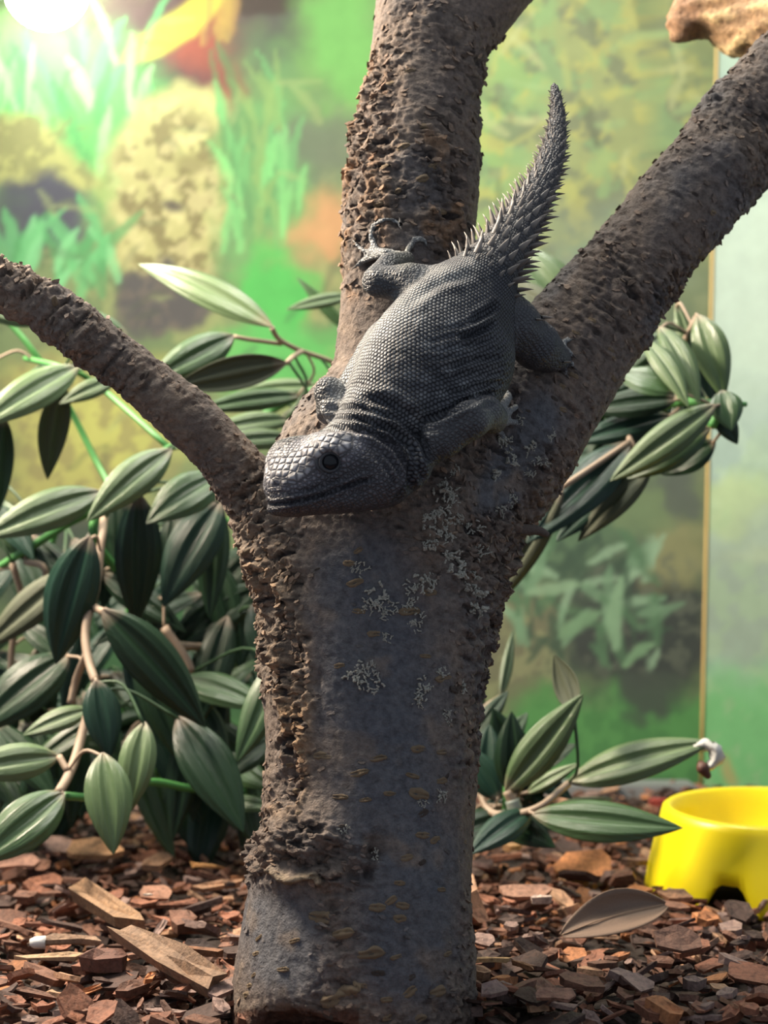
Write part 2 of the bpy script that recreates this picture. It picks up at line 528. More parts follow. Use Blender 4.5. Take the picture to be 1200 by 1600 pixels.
def paint_side(px, py, V):
    p = Print(px, py, (150, 176, 160))  # whitish haze of the reflecting side pane painted into its colours
    R = random.Random(9)
    p.mottle(1150, 600, 400, 900, (132, 158, 150), 0.7, 90, 0.0)
    p.blob(1170, 420, 120, 200, (168, 190, 176), 0.8, 0, 0.6)
    p.blob(1150, 790, 70, 40, (158, 182, 128), 0.8, 0, 0.5)
    p.blob(1170, 940, 140, 130, (126, 146, 130), 0.9, 0, 0.5)
    p.blob(1200, 860, 60, 20, (150, 170, 140), 0.7, 0, 0.6)
    p.blob(1160, 1190, 180, 130, (98, 164, 104), 1, 0, 0.4)
    p.blob(1140, 1205, 9, 28, (150, 140, 88), 0.8, -20, 0.5, 6)
    p.mottle(1160, 1100, 200, 500, (140, 170, 130), 0.4, 50, 0.15)
    return p.c * 0.72

def print_material(name, rough, coat):
    m = NT(name)
    n = m.noise(60, 3, vec=m.geo())
    c = m.mix(0.25, m.attr('Col'), m.ramp(n, [(0.3, (0.75, 0.75, 0.75)), (0.7, (1.2, 1.2, 1.2))]), 'MULTIPLY')
    m.p(Base_Color=c, Roughness=rough, Coat_Weight=coat, Coat_Roughness=0.25)
    return m.m
M_PRINT = print_material('printed_jungle_sheet', 0.8, 0.0)
M_PRINT2 = print_material('printed_side_sheet_haze', 0.6, 0.08)

printed_sheet('wall_back', np.arange(-0.62, CORNER_X + 0.0014, 0.0028), np.arange(-0.02, 0.92, 0.0028),
              lambda x, z: np.stack([np.minimum(x, CORNER_X) + 0.030 * z * (x > CORNER_X - 0.05), np.full_like(x, WALL_Y), z], 1), paint_back, M_PRINT)
printed_sheet('wall_right', np.arange(0, 0.5, 0.004), np.arange(-0.02, 0.92, 0.004),
              lambda t, z: np.stack([CORNER_X + 0.030 * z + t * 0.72, WALL_Y - t * 0.69, z], 1), paint_side, M_PRINT2)
# yellowed silicone bead down the corner
V, Fc = tube([(CORNER_X + 0.030 * z - 0.001, WALL_Y - 0.001, z) for z in np.linspace(0, 0.9, 12)], 0.0017, 8)
tag(link('trim_1', mesh_np('corner_bead', V, Fc), simple('yellowed_silicone', (0.55, 0.40, 0.15), 0.4, 0.2, 40)), kind='structure')
# grey ledge along the foot of the back wall
def box_mesh(name, lo, hi, bev=0.0):
    import bmesh
    bm = bmesh.new(); bmesh.ops.create_cube(bm, size=1)
    for v in bm.verts:
        for i in range(3): v.co[i] = lo[i] + (v.co[i] + 0.5) * (hi[i] - lo[i])
    if bev: bmesh.ops.bevel(bm, geom=list(bm.edges), offset=bev, segments=2, affect='EDGES')
    me = bpy.data.meshes.new(name); bm.to_mesh(me); bm.free()
    return me
tag(link('baseboard_back', box_mesh('ledge', (-0.62, WALL_Y - 0.05, -0.01), (CORNER_X - 0.012, WALL_Y - 0.002, 0.016), 0.002),
         simple('grey_plastic', (0.20, 0.21, 0.21), 0.5)), kind='structure')

def floor_mesh():
    X = np.linspace(-0.75, 0.8, 150); Y = np.linspace(0.30, 1.52, 130)
    xx, yy = np.meshgrid(X, Y, indexing='ij'); xx = xx.ravel(); yy = yy.ravel()
    z = ground_z(xx, yy) - 0.006 + 0.004 * fbm(np.stack([xx * 40, yy * 40, xx * 0], 1), 3)
    i = np.arange(150 * 130).reshape(150, 130)
    Q = np.stack([i[:-1, :-1].ravel(), i[1:, :-1].ravel(), i[1:, 1:].ravel(), i[:-1, 1:].ravel()], 1)
    return mesh_np('floor', np.stack([xx, yy, z], 1), Q)
tag(link('floor', floor_mesh(), simple('dark_soil', (0.035, 0.022, 0.016), 0.95, 0.4, 200, 1.0, 0.004)), kind='structure')

# heat lamp hanging over the far corner: reflector dome, holder, cord and glowing bulb
def lathe(profile, n=48, name='lathe'):
    V = []; Fc = []
    for r, z in profile:
        for k in range(n):
            a = 2 * math.pi * k / n; V.append((r * math.cos(a), r * math.sin(a), z))
    for i in range(len(profile) - 1):
        for k in range(n):
            Fc.append((i * n + k, i * n + (k + 1) % n, (i + 1) * n + (k + 1) % n, (i + 1) * n + k))
    return mesh_np(name, V, Fc)
lp = P(72, -20, 1.415)
lamp = empty('heat_lamp', lp, 'glowing heat lamp hanging at the top of the printed jungle wall', 'lamp')
Rl = Matrix.Rotation(math.radians(-20), 3, 'Y') @ Matrix.Rotation(math.radians(14), 3, 'X')
M_BULB = NT('glowing_bulb')
M_BULB.p(Base_Color=(1, 1, 1, 1), Emission_Color=(1.0, 0.96, 0.86, 1), Emission_Strength=34.0)
M_METAL = simple('lamp_metal', (0.5, 0.5, 0.5), 0.35, 0.1, Metallic=1.0)
bulb = [(0.0005, -0.036)] + [(0.036 * math.sin(a), -0.036 * math.cos(a)) for a in np.linspace(0.15, 2.3, 14)] + [(0.016, 0.044), (0.015, 0.062), (0.0005, 0.062)]
link('bulb', lathe(bulb, 32, 'bulb'), M_BULB.m, lamp, mat4(Rl, lp))
dome = [(0.075, 0.012), (0.074, 0.03), (0.066, 0.052), (0.05, 0.072), (0.03, 0.086), (0.022, 0.09), (0.022, 0.13), (0.0005, 0.135),
        (0.0005, 0.086), (0.02, 0.084), (0.03, 0.082), (0.049, 0.069), (0.064, 0.050), (0.072, 0.03), (0.073, 0.012), (0.075, 0.012)]
link('reflector_dome', lathe(dome, 40, 'dome'), M_METAL, lamp, mat4(Rl, lp))
top = Vector(lp) + Rl @ Vector((0, 0, 0.13))
V, Fc = tube(smooth_path([top, top + Vector((-0.01, 0.01, 0.06)), top + Vector((-0.03, 0.03, 0.14))]), 0.003, 8)
link('cord', mesh_np('cord', V, Fc), simple('black_cable', (0.02, 0.02, 0.02), 0.5), lamp)

# ------------------------------------------------------------------ the forked tree
def D(d): return d + 0.27
BR = {   # axis pixels, depth, half width in pixels
    'trunk': [(552, 1585, .470, 182), (556, 1500, .474, 174), (564, 1400, .482, 164), (575, 1280, .490, 158), (582, 1150, .498, 157), (584, 1040, .506, 164), (590, 940, .513, 180), (598, 860, .520, 196), (612, 780, .526, 190), (640, 700, .532, 170)],
    'left': [(450, 860, .518, 60), (405, 790, .516, 46), (360, 722, .515, 40), (300, 657, .513, 38), (230, 600, .511, 38), (140, 528, .508, 38), (70, 480, .506, 35), (0, 445, .503, 34), (-110, 395, .50, 32), (-240, 330, .49, 30)],
    'right': [(650, 800, .528, 120), (740, 740, .532, 118), (800, 670, .536, 108), (860, 590, .541, 96), (905, 530, .545, 84), (960, 460, .550, 78), (1040, 355, .557, 73), (1110, 270, .563, 73), (1190, 180, .570, 78), (1300, 60, .58, 76), (1420, -60, .59, 72)],
    'middle': [(620, 770, .528, 120), (622, 660, .532, 105), (625, 560, .535, 92), (632, 470, .538, 92), (640, 380, .542, 95), (645, 290, .548, 97), (652, 200, .555, 90), (662, 120, .562, 82), (672, 40, .570, 82), (672, -60, .58, 72), (668, -190, .59, 66)],
    'upper': [(668, 90, .566, 62), (720, 30, .574, 62), (790, -45, .58, 58), (880, -140, .59, 50)],
}
fld = Field((-0.34, 0.66, -0.03), (0.34, 0.95, 0.60), 0.0036)
AXES = []
for nm, pts in BR.items():
    sp = smooth_path([(*P(x, y, D(d)), w * PXS(D(d))) for x, y, d, w in pts], 4)
    for i in range(len(sp) - 1):
        fld.cone(sp[i, :3], sp[i + 1, :3], sp[i, 3], sp[i + 1, 3], 0.010 if i == 0 else 0.006)
        AXES.append((sp[i, :3], sp[i + 1, :3]))
# swellings, knots and the cut scar on the lower trunk
def bump_at(px, py, d, rpx, k=0.008, cut=False):
    c = P(px, py, D(d)); r = rpx * PXS(D(d)); fld.cone(c, c + 1e-5, r, r, k, cut)
bump_at(470, 1330, .452, 62, 0.012); bump_at(540, 1330, .455, 50, 0.012)
bump_at(455, 850, .512, 62, 0.02)
bump_at(568, 215, .552, 26, 0.005); bump_at(562, 240, .552, 22, 0.004)
bump_at(575, 395, .530, 34, 0.006); bump_at(735, 250, .56, 18, 0.006)
bump_at(820, 610, .515, 40, 0.012); bump_at(1130, 250, .545, 30, 0.01)
bump_at(120, 540, .500, 24, 0.006); bump_at(135, 548, .505, 20, 0.006)
bump_at(490, 1345, .425, 26, 0.006, True); bump_at(450, 1350, .428, 18, 0.005, True); bump_at(530, 1330, .424, 16, 0.005, True)
bump_at(440, 1690, .418, 108, 0.003, True); bump_at(520, 1715, .420, 108, 0.003, True)          # the sawn foot, undercut towards the front
tree_me = subdivide(fld.mesh('tree'), 2)
co, no = coords(tree_me)
px, py = to_px(co)
front = -no[:, 1]
q = co * np.array([1, 1, 0.55])
big = fbm(q * 22, 3); mid = fbm(q * 75, 4); fine = fbm(co * 260, 3)
rough_m = np.clip(0.35 + 0.9 * fbm(co * 14 + 5, 2), 0, 1)
def near(pts, w, soft=1.6):
    d, _ = poly_dist(px + 10 * mid, py + 10 * big, pts)
    return 1 - sm(w * 0.5, w * soft, d)
ridge_l = near([(428, 880), (445, 960), (462, 1010), (470, 1100), (462, 1190), (450, 1250)], 24) * (front > -0.2)
left_r = near([(405, 800), (420, 900), (430, 990), (430, 1050)], 48)
right_r = near([(790, 820), (770, 930), (740, 1060), (735, 1200)], 34)
fork_r = near([(800, 720), (850, 760), (800, 830)], 60)
knot = near([(420, 1340), (480, 1330), (560, 1340)], 42)
scrub = near([(640, 830), (690, 900), (720, 960)], 36)
smooth_blue = np.clip(near([(560, 900), (580, 1000), (590, 1120), (600, 1230), (630, 1350), (640, 1500)], 70, 1.8) + near([(840, 660), (780, 760)], 40) + near([(430, 1440), (450, 1500)], 60), 0, 1)
limbs = near([(380, 760), (250, 620), (100, 505), (0, 440), (-100, 400)], 44) + near([(830, 640), (900, 520), (1040, 355), (1190, 180)], 80)
mid_r = near([(575, 130), (565, 240), (570, 330), (560, 420)], 42) + near([(690, 230), (700, 320), (680, 380)], 30)
rough_m = np.clip(rough_m + 0.9 * ridge_l + 0.7 * left_r + 0.6 * right_r + 0.6 * fork_r + 1.1 * knot + 0.3 * scrub + 0.6 * mid_r + 0.28 * limbs - 0.75 * smooth_blue, 0.06, 1.6)
bd = np.full(len(co), 1e9); off = np.zeros_like(co); along = np.zeros(len(co))
for nm, pts in BR.items():
    W = np.array([P(x, y, D(d)) for x, y, d, w in pts]); acc_s = 0.0
    for (a_, b_), w_ in zip(zip(W[:-1], W[1:]), pts):
        d_ = b_ - a_; L_ = np.linalg.norm(d_); d_ /= L_
        x_ = co - a_; t_ = np.clip(x_ @ d_, 0, L_); o_ = x_ - t_[:, None] * d_
        r_ = np.linalg.norm(o_, axis=1) / w_[3]
        k_ = r_ < bd; bd[k_] = r_[k_]; off[k_] = o_[k_]; along[k_] = acc_s + (x_ @ d_)[k_]
        acc_s += L_
bc = off.copy(); bc[:, 1] += along * 0.0
def bn(fo, fa, seed, octs=3):          # noise with its own pitch round the limb and along it
    return fbm(np.stack([off[:, 0] * fo, off[:, 1] * fo, along * fa + off[:, 2] * fo * 0.4], 1) + seed, octs)
plate = bn(70, 190, 4.0)
pits = sm(0.34, 0.62, bn(95, 260, 9.0, 2)) * rough_m
crack = np.clip(1 - np.abs(bn(60, 120, 3.0)) * 5, 0, 1) * rough_m
disp = 0.0016 * big + 0.0018 * mid * rough_m + 0.0011 * fine * (0.25 + rough_m) + 0.0016 * plate * rough_m - 0.0014 * pits - 0.0009 * crack + 0.0030 * ridge_l * (0.5 + mid) + 0.003 * knot * mid
lip = (1 - sm(2, 9, poly_dist(px, py, [(426, 1358), (440, 1366), (458, 1372), (490, 1367), (498, 1378)])[0])) * (front > 0)
hollow = (1 - sm(6, 26, poly_dist(px, py, [(450, 1345), (490, 1348), (520, 1335)])[0])) * (front > 0)
disp += 0.0045 * lip - 0.004 * hollow * (0.7 + mid)
put(tree_me, co + no * disp[:, None])
c = np.tile(np.array([0.170, 0.132, 0.108]), (len(co), 1))
def tint(mask, col):          # lays a colour over the current vertex colours
    global c
    m = np.clip(mask, 0, 1)[:, None]; c = c * (1 - m) + np.array(col) * m
tint(sm(0.0, 0.5, big) * 0.6, (0.125, 0.122, 0.128))
tint(smooth_blue * 0.88, (0.104, 0.112, 0.130))
tint(sm(0.1, 0.6, fbm(co * 45 + 20, 3)) * 0.55, (0.225, 0.175, 0.135))
tint(np.clip(ridge_l * (0.4 + mid), 0, 1), (0.36, 0.235, 0.13))
tint(left_r * 0.6, (0.24, 0.185, 0.135))
tint(mid_r * sm(0.0, 0.4, mid) * 0.7, (0.30, 0.18, 0.10))
tint(knot * sm(0.1, 0.5, -mid) * 0.7, (0.05, 0.04, 0.038))
tint(sm(1574, 1584, py + 6 * mid) * (px < 560) * 0.95, (0.095, 0.045, 0.03))
tint(pits * 0.9, (0.035, 0.028, 0.026))
tint(crack * 0.55, (0.05, 0.04, 0.036))
tint((1 - sm(60, 150, px)) * (np.abs(py - 450) < 120) * (px < 200) * 0.5, (0.27, 0.20, 0.15))
tint(lip * 0.8, (0.30, 0.23, 0.15))
set_color(tree_me, c)
tree_base = P(560, 1580, D(.47))
tree = empty('forked_tree_branch', tree_base, 'rough-barked grey-brown forked log with the lizard lying in its crotch', 'log')
tree_ob = link('bark', tree_me, M_BARK, tree)
TREE_BVH = BVHTree.FromPolygons([tuple(v) for v in coords(tree_me)[0]], [tuple(p.vertices) for p in tree_me.polygons])

def hit(px, py, bvh=None):
    """surface point of the tree under a pixel, and its normal"""
    o = Vector(CAM); d = (Vector(P(px, py, 1.0)) - o).normalized()
    loc, n, i, dist = (bvh or TREE_BVH).ray_cast(o, d)
    return (loc, n) if loc is not None else (None, None)

# ------------------------------------------------------------------ the lizard
SPINE = [  # px, py, depth, half width px, half thickness mm
    (866, 134, .512, 6, 1.8), (871, 185, .507, 13, 3.6), (864, 238, .500, 19, 5.2), (845, 290, .492, 24, 7.0), (818, 340, .485, 31, 9.2),
    (790, 385, .479, 38, 11.5), (760, 428, .475, 49, 15), (730, 470, .471, 69, 18), (705, 515, .467, 92, 21.5), (686, 555, .462, 107, 24),
    (660, 598, .457, 108, 24.5), (630, 640, .452, 94, 23), (604, 672, .449, 80, 21), (580, 698, .446, 70, 19.5), (556, 716, .444, 64, 18.5)]
sp = smooth_path([(*P(x, y, D(d)), a * PXS(D(d)), b / 1000, i) for i, (x, y, d, a, b) in enumerate(SPINE)], 5)
H = 0.0016
lf = Field((-0.10, 0.665, 0.155), (0.145, 0.805, 0.475), H)
def sweep(F, p0, p1, lat, nrm, a0, a1, b0, b1, k):
    m = max(a0, a1, b0, b1) + 2 * k + 3 * F.h
    q = F._sub(np.minimum(p0, p1) - m, np.maximum(p0, p1) + m)
    sl, X, Y, Z = q
    d = p1 - p0; L2 = d @ d
    x = X - p0[0]; y = Y - p0[1]; z = Z - p0[2]
    t = np.clip((x * d[0] + y * d[1] + z * d[2]) / L2, 0, 1)
    x -= t * d[0]; y -= t * d[1]; z -= t * d[2]
    a = a0 + (a1 - a0) * t; b = b0 + (b1 - b0) * t
    u = x * lat[0] + y * lat[1] + z * lat[2]; v = x * nrm[0] + y * nrm[1] + z * nrm[2]
    w2 = np.maximum(x * x + y * y + z * z - u * u - v * v, 0)
    r = np.sqrt((u / a) ** 2 + (v / b) ** 2 + w2 / b ** 2)
    F._join(sl, (r - 1) * np.minimum(a, b), k, False)
BONES = []     # p0, p1, r, size of scale, kind
for i in range(len(sp) - 1):
    p0, p1 = sp[i, :3], sp[i + 1, :3]
    t = (p1 - p0) / np.linalg.norm(p1 - p0)
    view = (p0 - CAM) / np.linalg.norm(p0 - CAM)
    lat = np.cross(t, view); lat /= np.linalg.norm(lat)
    # the body is rolled a little so that its back faces up and to the side of the lamp
    ro = math.radians(14) * sm(5, 9, sp[i, 5])
    nr = np.cross(lat, t); 
    lat2 = lat * math.cos(ro) + nr * math.sin(ro); nr2 = np.cross(lat2, t)
    sweep(lf, p0, p1, lat2, nr2, sp[i, 3], sp[i + 1, 3], sp[i, 4], sp[i + 1, 4], 0.0015)
    BONES.append((p0, p1, 0.5 * (sp[i, 3] + sp[i, 4]), 0.00185, 'body' if sp[i, 5] > 6 else 'tail'))
def limb(pts, k=0.004, kind='limb', size=0.0017):
    """chain of (px, py, depth, radius px)"""
    q = [(P(x, y, D(d)), r * PXS(D(d))) for x, y, d, r in pts]
    for (a, ra), (b, rb) in zip(q[:-1], q[1:]):
        lf.cone(a, b, ra, rb, k); BONES.append((a, b, 0.5 * (ra + rb), size, kind))
    return q
# belly spread on the bark, flank, hip and shoulder masses
limb([(742, 505, .474, 52), (738, 570, .466, 52), (700, 630, .460, 56)], 0.010, 'body')
limb([(560, 600, .468, 30), (600, 540, .474, 34)], 0.01, 'body')
# hind leg on the middle limb of the tree: thigh, shank folded back, foot
limb([(700, 450, .473, 36), (640, 443, .470, 29), (592, 441, .472, 25)], 0.004)
limb([(586, 438, .474, 21), (610, 415, .486, 20), (634, 406, .496, 15)], 0.002)
# hind leg on the side limb
limb([(765, 482, .476, 44), (800, 508, .482, 41), (838, 540, .492, 35), (860, 555, .500, 25), (876, 560, .506, 16)], 0.005)
# fore leg with its hand
limb([(655, 698, .444, 34), (690, 684, .433, 31), (735, 656, .432, 29), (756, 646, .440, 27)], 0.003)
limb([(760, 642, .440, 25), (768, 652, .454, 24), (775, 660, .472, 17)], 0.002)
# the other fore leg, only its elbow shows past the neck
limb([(560, 655, .458, 30), (528, 640, .460, 24), (514, 612, .462, 22)], 0.003)
limb([(514, 612, .462, 21), (512, 645, .472, 18)], 0.003)
# head
HAX = (P(640, 738, D(.446)), P(420, 776, D(.435)))
hf = np.array(HAX[1]) - np.array(HAX[0]); hf /= np.linalg.norm(hf)
hv = (np.array(HAX[0]) - CAM); hv /= np.linalg.norm(hv)
hu = np.cross(hv, hf); hu /= np.linalg.norm(hu)
if hu[2] < 0: hu = -hu
def hell(px, py, d, rf, ru, rdmm, k=0.006, cut=False, tilt=0):
    t = math.radians(tilt)
    f2 = hf * math.cos(t) + hu * math.sin(t); u2 = -hf * math.sin(t) + hu * math.cos(t)
    s_ = PXS(D(d))
    lf.ell(P(px, py, D(d)), (f2, u2, hv), (rf * s_, ru * s_, rdmm / 1000), k, cut)
hell(566, 726, .441, 74, 50, 18.5, 0.008)                     # skull
hell(500, 742, .440, 72, 50, 15.5, 0.008, tilt=-6)            # muzzle, broad
hell(455, 758, .438, 42, 40, 11.5, 0.008, tilt=-10)           # nose
hell(436, 727, .444, 19, 19, 8.0, 0.006)                      # far brow
hell(470, 706, .446, 40, 20, 8.0, 0.010, tilt=22)             # top of the head towards the far brow
hell(513, 705, .428, 30, 18, 6.0, 0.008, tilt=10)             # near brow
hell(470, 787, .437, 54, 17, 11.0, 0.004, tilt=-2)            # lower jaw
hell(540, 779, .436, 62, 22, 12.5, 0.006, tilt=8)
hell(598, 752, .434, 42, 32, 13.0, 0.008)                     # jowl
hell(612, 764, .433, 22, 20, 9.0, 0.006)
hell(642, 728, .438, 24, 34, 14.0, 0.008, tilt=-20)           # fold behind the jaw
BONES.append((HAX[0], HAX[1], 0.013, 0.0016, 'head'))
EYE_PX, EYE_D = (516, 722), .4235
# toes that end on the bark
CLAWS = []
def toe(pts, r0, r1, lift=0.0012):
    """pixels of a toe from its root; all but the root lie on the bark"""
    W = []
    for j, pt in enumerate(pts):
        if len(pt) == 3: W.append(np.array(P(pt[0], pt[1], D(pt[2]))))
        else:
            l, n = hit(*pt)
            if l is None: l, n = Vector(W[-1]), Vector((0, -1, 0))
            W.append(np.array(l + n * lift))
    W = smooth_path(W, 3)
    rr = np.linspace(r0, r1, len(W))
    for i in range(len(W) - 1):
        lf.cone(W[i], W[i + 1], rr[i], rr[i + 1], 0.0012); BONES.append((W[i], W[i + 1], rr[i], 0.0011, 'toe'))
    CLAWS.append((W[-1], W[-1] - W[-2], r1))
S1 = PXS(D(.49))
# fore hand: three fingers spread over the bark, one curled under the flank
toe([(770, 648, .462), (782, 634, .476), (794, 622, .486), (788, 612)], 8 * S1, 6 * S1)
toe([(774, 654, .466), (790, 646, .480), (808, 636)], 8 * S1, 5.6 * S1)
toe([(776, 660, .470), (792, 659, .484), (808, 660)], 8 * S1, 5.6 * S1)
toe([(774, 668, .478), (782, 678), (790, 690)], 6 * S1, 4 * S1)
# hind foot on the middle limb
toe([(632, 404, .496), (612, 396, .503), (590, 392), (581, 372), (584, 352)], 8.5 * S1, 3.6 * S1)
toe([(584, 354), (600, 345), (618, 344), (625, 356)], 3.8 * S1, 2.8 * S1)
toe([(632, 402, .497), (640, 388), (650, 376), (662, 373), (668, 384)], 6 * S1, 2.8 * S1)
toe([(600, 393, .503), (572, 392), (556, 380)], 6 * S1, 3 * S1)
toe([(604, 396, .500), (575, 408), (560, 416)], 7 * S1, 3.6 * S1)
# hind foot on the side limb
toe([(868, 556, .503), (884, 548), (894, 556)], 7 * S1, 3.4 * S1)
toe([(870, 560, .504), (886, 566), (896, 574)], 7 * S1, 3.4 * S1)
toe([(866, 566, .503), (878, 578), (884, 588)], 6 * S1, 3.2 * S1)
toe([(872, 552, .503), (882, 536), (892, 530)], 6 * S1, 3 * S1)
hell(EYE_PX[0], EYE_PX[1], EYE_D, 20, 18, 4.2, 0.003, True)    # eye socket

liz_me = subdivide(lf.mesh('lizard_body'), 1)
co, no = coords(liz_me)
px, py = to_px(co)
vw = co - CAM; vw /= np.linalg.norm(vw, axis=1)[:, None]
facing = -(no * vw).sum(1)
fr = sm(0.05, 0.35, facing)

# nearest bone of every vertex
best = np.full(len(co), 1e9); kindi = np.zeros(len(co), int)
KN = ['body', 'tail', 'limb', 'head', 'toe']
for bi, (p0, p1, r, sz, kd) in enumerate(BONES):
    d = p1 - p0; L = np.linalg.norm(d); d = d / (L + 1e-12)
    x = co - p0; t = np.clip(x @ d, 0, L)
    dist = np.linalg.norm(x - t[:, None] * d, axis=1) / r
    m = dist < best
    best[m] = dist[m]; kindi[m] = KN.index(kd)
hu_ = (px - 520) * 0.985 - (py - 744) * 0.17; hv_ = (px - 520) * 0.17 + (py - 744) * 0.985
is_head = ((hu_ / 118) ** 2 + (hv_ / 73) ** 2 < 1 + 0.10 * fbm(co * 200, 2)) & (kindi != 4) & (kindi != 2) | (kindi == 3) & (px < 560)
# rows of scales run across the straight body axis; elsewhere the granules follow the surface in space
suv = co / 0.00165
suv = suv @ np.array([[0.80, 0.36, -0.48], [-0.60, 0.48, -0.64], [0.0, 0.80, 0.60]])
b0 = np.array(P(752, 440, D(.474))); b1 = np.array(P(570, 705, D(.446))); bax = (b1 - b0) / np.linalg.norm(b1 - b0)
blat = np.cross(bax, (b0 - CAM)); blat /= np.linalg.norm(blat); bnr = np.cross(blat, bax); bnr /= np.linalg.norm(bnr)
if bnr[1] > 0: bnr = -bnr
x = co - b0; sl_ = x @ bax; u_ = x @ blat; v_ = x @ bnr
A_ = 0.030; B_ = 0.024
ph = np.arctan2(u_ / A_, v_ / B_)
g = np.linspace(0, 1, 17)[:, None]
arc = np.sqrt((A_ * np.cos(ph[None] * g)) ** 2 + (B_ * np.sin(ph[None] * g)) ** 2).mean(0) * ph
isb = (kindi == 0)
cs = 0.00190
isb &= ~is_head
suv[isb, 0] = sl_[isb] / cs
suv[isb, 1] = arc[isb] / cs
suv[isb, 2] = 0.5
skin = np.zeros((len(co), 3)); skin[:, 0] = isb; skin[:, 1] = np.where(isb, 0.95, 0.45)
# larger plates on top of the muzzle
plate_m = is_head & (poly_dist(px, py, [(425, 735), (455, 735), (490, 708), (530, 690)])[0] < 22)
suv[plate_m] *= 0.5
skin[is_head, 0] = 0; skin[is_head, 1] = 0.62; skin[plate_m, 1] = 0.85; skin[kindi == 1, 1] = 0.6

disp = 0.0003 * fbm(co * 160, 3)
def crease(pts, w, depth, lip=0.6):
    d, t = poly_dist(px, py, pts)
    g = np.exp(-(d / w) ** 2) - lip * np.exp(-((d - 2.1 * w) / w) ** 2)
    return -depth * g * fr * np.sin(np.pi * np.clip(t * 0.9 + 0.05, 0, 1)) ** 0.5
mouth = [(412, 789), (440, 787), (475, 781), (510, 771), (540, 760), (566, 751), (582, 749)]
disp += crease(mouth, 3.2, 0.0024, 0.5)
for pts, w, dp in [
        ([(500, 672), (540, 668), (585, 676), (620, 700), (640, 735), (642, 765)], 5, 0.0022),
        ([(505, 655), (560, 655), (610, 672), (645, 705), (658, 745)], 5, 0.0020),
        ([(515, 640), (570, 640), (625, 655), (662, 690), (668, 715)], 5, 0.0016),
        ([(590, 715), (606, 735), (616, 752), (606, 778)], 3, 0.0009),
        ([(602, 708), (620, 730), (630, 752)], 3, 0.0008),
        ([(655, 660), (690, 650), (730, 630), (765, 612)], 5, 0.0024),
        ([(572, 625), (610, 630), (640, 650), (655, 672)], 8, 0.0022),
        ([(722, 528), (745, 520), (768, 506)], 4, 0.0022), ([(740, 500), (760, 488), (772, 478)], 5, 0.0022),
        ([(700, 575), (735, 560), (775, 556)], 4, 0.0010), ([(690, 595), (735, 585), (780, 580)], 4, 0.0010),
        ([(700, 612), (740, 604), (778, 600)], 4, 0.0010), ([(640, 470), (690, 440), (735, 428)], 7, 0.0012),
        ([(455, 770), (490, 764), (530, 750)], 3, 0.0006)]:
    disp += crease(pts, w, dp)
# transverse wrinkles on the flank
fl = (1 - sm(30, 95, np.hypot(px - 735, py - 570))) * fr
disp += 0.0005 * fl * np.sin((py + 0.15 * px) / 2.3 + 3 * fbm(co * 60, 2))
# swelling round the eye, nostril
de = np.hypot(px - 516, py - 722)
disp += 0.0011 * np.exp(-((de - 21) / 4.5) ** 2) * fr
disp -= 0.0012 * np.exp(-(np.hypot(px - 432, py - 757) / 4) ** 2) * fr
put(liz_me, co + no * disp[:, None])

c = np.tile(np.array([0.060, 0.060, 0.066]), (len(co), 1))
tint(sm(-0.1, 0.5, fbm(co * 55, 3)) * 0.5, (0.10, 0.095, 0.092))
tint(((kindi == 2) & ~is_head) * 0.6, (0.085, 0.082, 0.082))
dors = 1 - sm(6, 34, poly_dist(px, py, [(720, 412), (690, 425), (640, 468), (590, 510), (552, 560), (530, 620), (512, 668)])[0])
tint(dors * 0.8 * fr ** 0.3, (0.20, 0.19, 0.165))  # bright rim light along the back painted into the skin
tint(is_head * 0.75, (0.135, 0.122, 0.128))
tint(is_head * (1 - sm(10, 40, de)) * 0.55, (0.075, 0.07, 0.078))
tint(is_head * (1 - sm(8, 34, poly_dist(px, py, [(425, 735), (455, 735), (490, 705), (540, 684)])[0])) * 0.8, (0.25, 0.225, 0.205))  # lit top of the muzzle painted paler
tint(is_head * (1 - sm(3, 12, poly_dist(px, py, [(440, 800), (480, 803), (520, 800)])[0])) * 0.5, (0.16, 0.11, 0.10))
tint((kindi == 1) * 0.6, (0.115, 0.100, 0.090))
tint((kindi == 4) * 0.8, (0.19, 0.185, 0.165))
tint((1 - sm(14, 26, np.hypot(px - 770, py - 655))) * 0.6, (0.16, 0.155, 0.14))
tint((1 - sm(10, 30, np.hypot(px - 632, py - 402))) * 0.6, (0.20, 0.185, 0.14))
# rows of pale ringed spots over back and flank
for k, (sx, sy) in enumerate([(705, 505), (668, 538), (690, 545), (640, 585), (665, 590), (700, 580), (612, 615), (635, 628), (660, 618), (690, 615), (725, 600),
                              (655, 498), (628, 540), (600, 585), (740, 545), (715, 545), (650, 655), (740, 620), (585, 650), (560, 610)]):
    m = np.exp(-(np.hypot(px - sx, (py - sy) * 1.3) / 9.5) ** 2)
    tint(m * 0.75 * fr, (0.24, 0.235, 0.225))
tint(crease(mouth, 2.2, 1.0, 0) * -0.8, (0.03, 0.025, 0.028))
tint(np.clip(-crease([(425, 783), (475, 774), (520, 764), (560, 746)], 2.5, 1.0, 0), 0, 1) * 0.5, (0.26, 0.25, 0.26))
tint(sm(0.05, 0.45, fbm(np.stack([sl_ * 75, arc * 22, 0 * arc], 1) + 3, 2)) * 0.6 * isb, (0.028, 0.028, 0.033))
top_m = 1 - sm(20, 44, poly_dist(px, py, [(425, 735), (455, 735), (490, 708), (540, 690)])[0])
c *= (0.66 + 0.62 * np.clip(dors + (kindi == 4) + is_head * top_m, 0, 1) - 0.16 * is_head * (1 - top_m))[:, None] * np.array([0.94, 1.0, 1.10])  # lit back and head top raised, shaded cheek lowered, in the colour; toes paler too
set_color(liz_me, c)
set_vec(liz_me, suv, 'suv'); set_vec(liz_me, skin, 'skin')

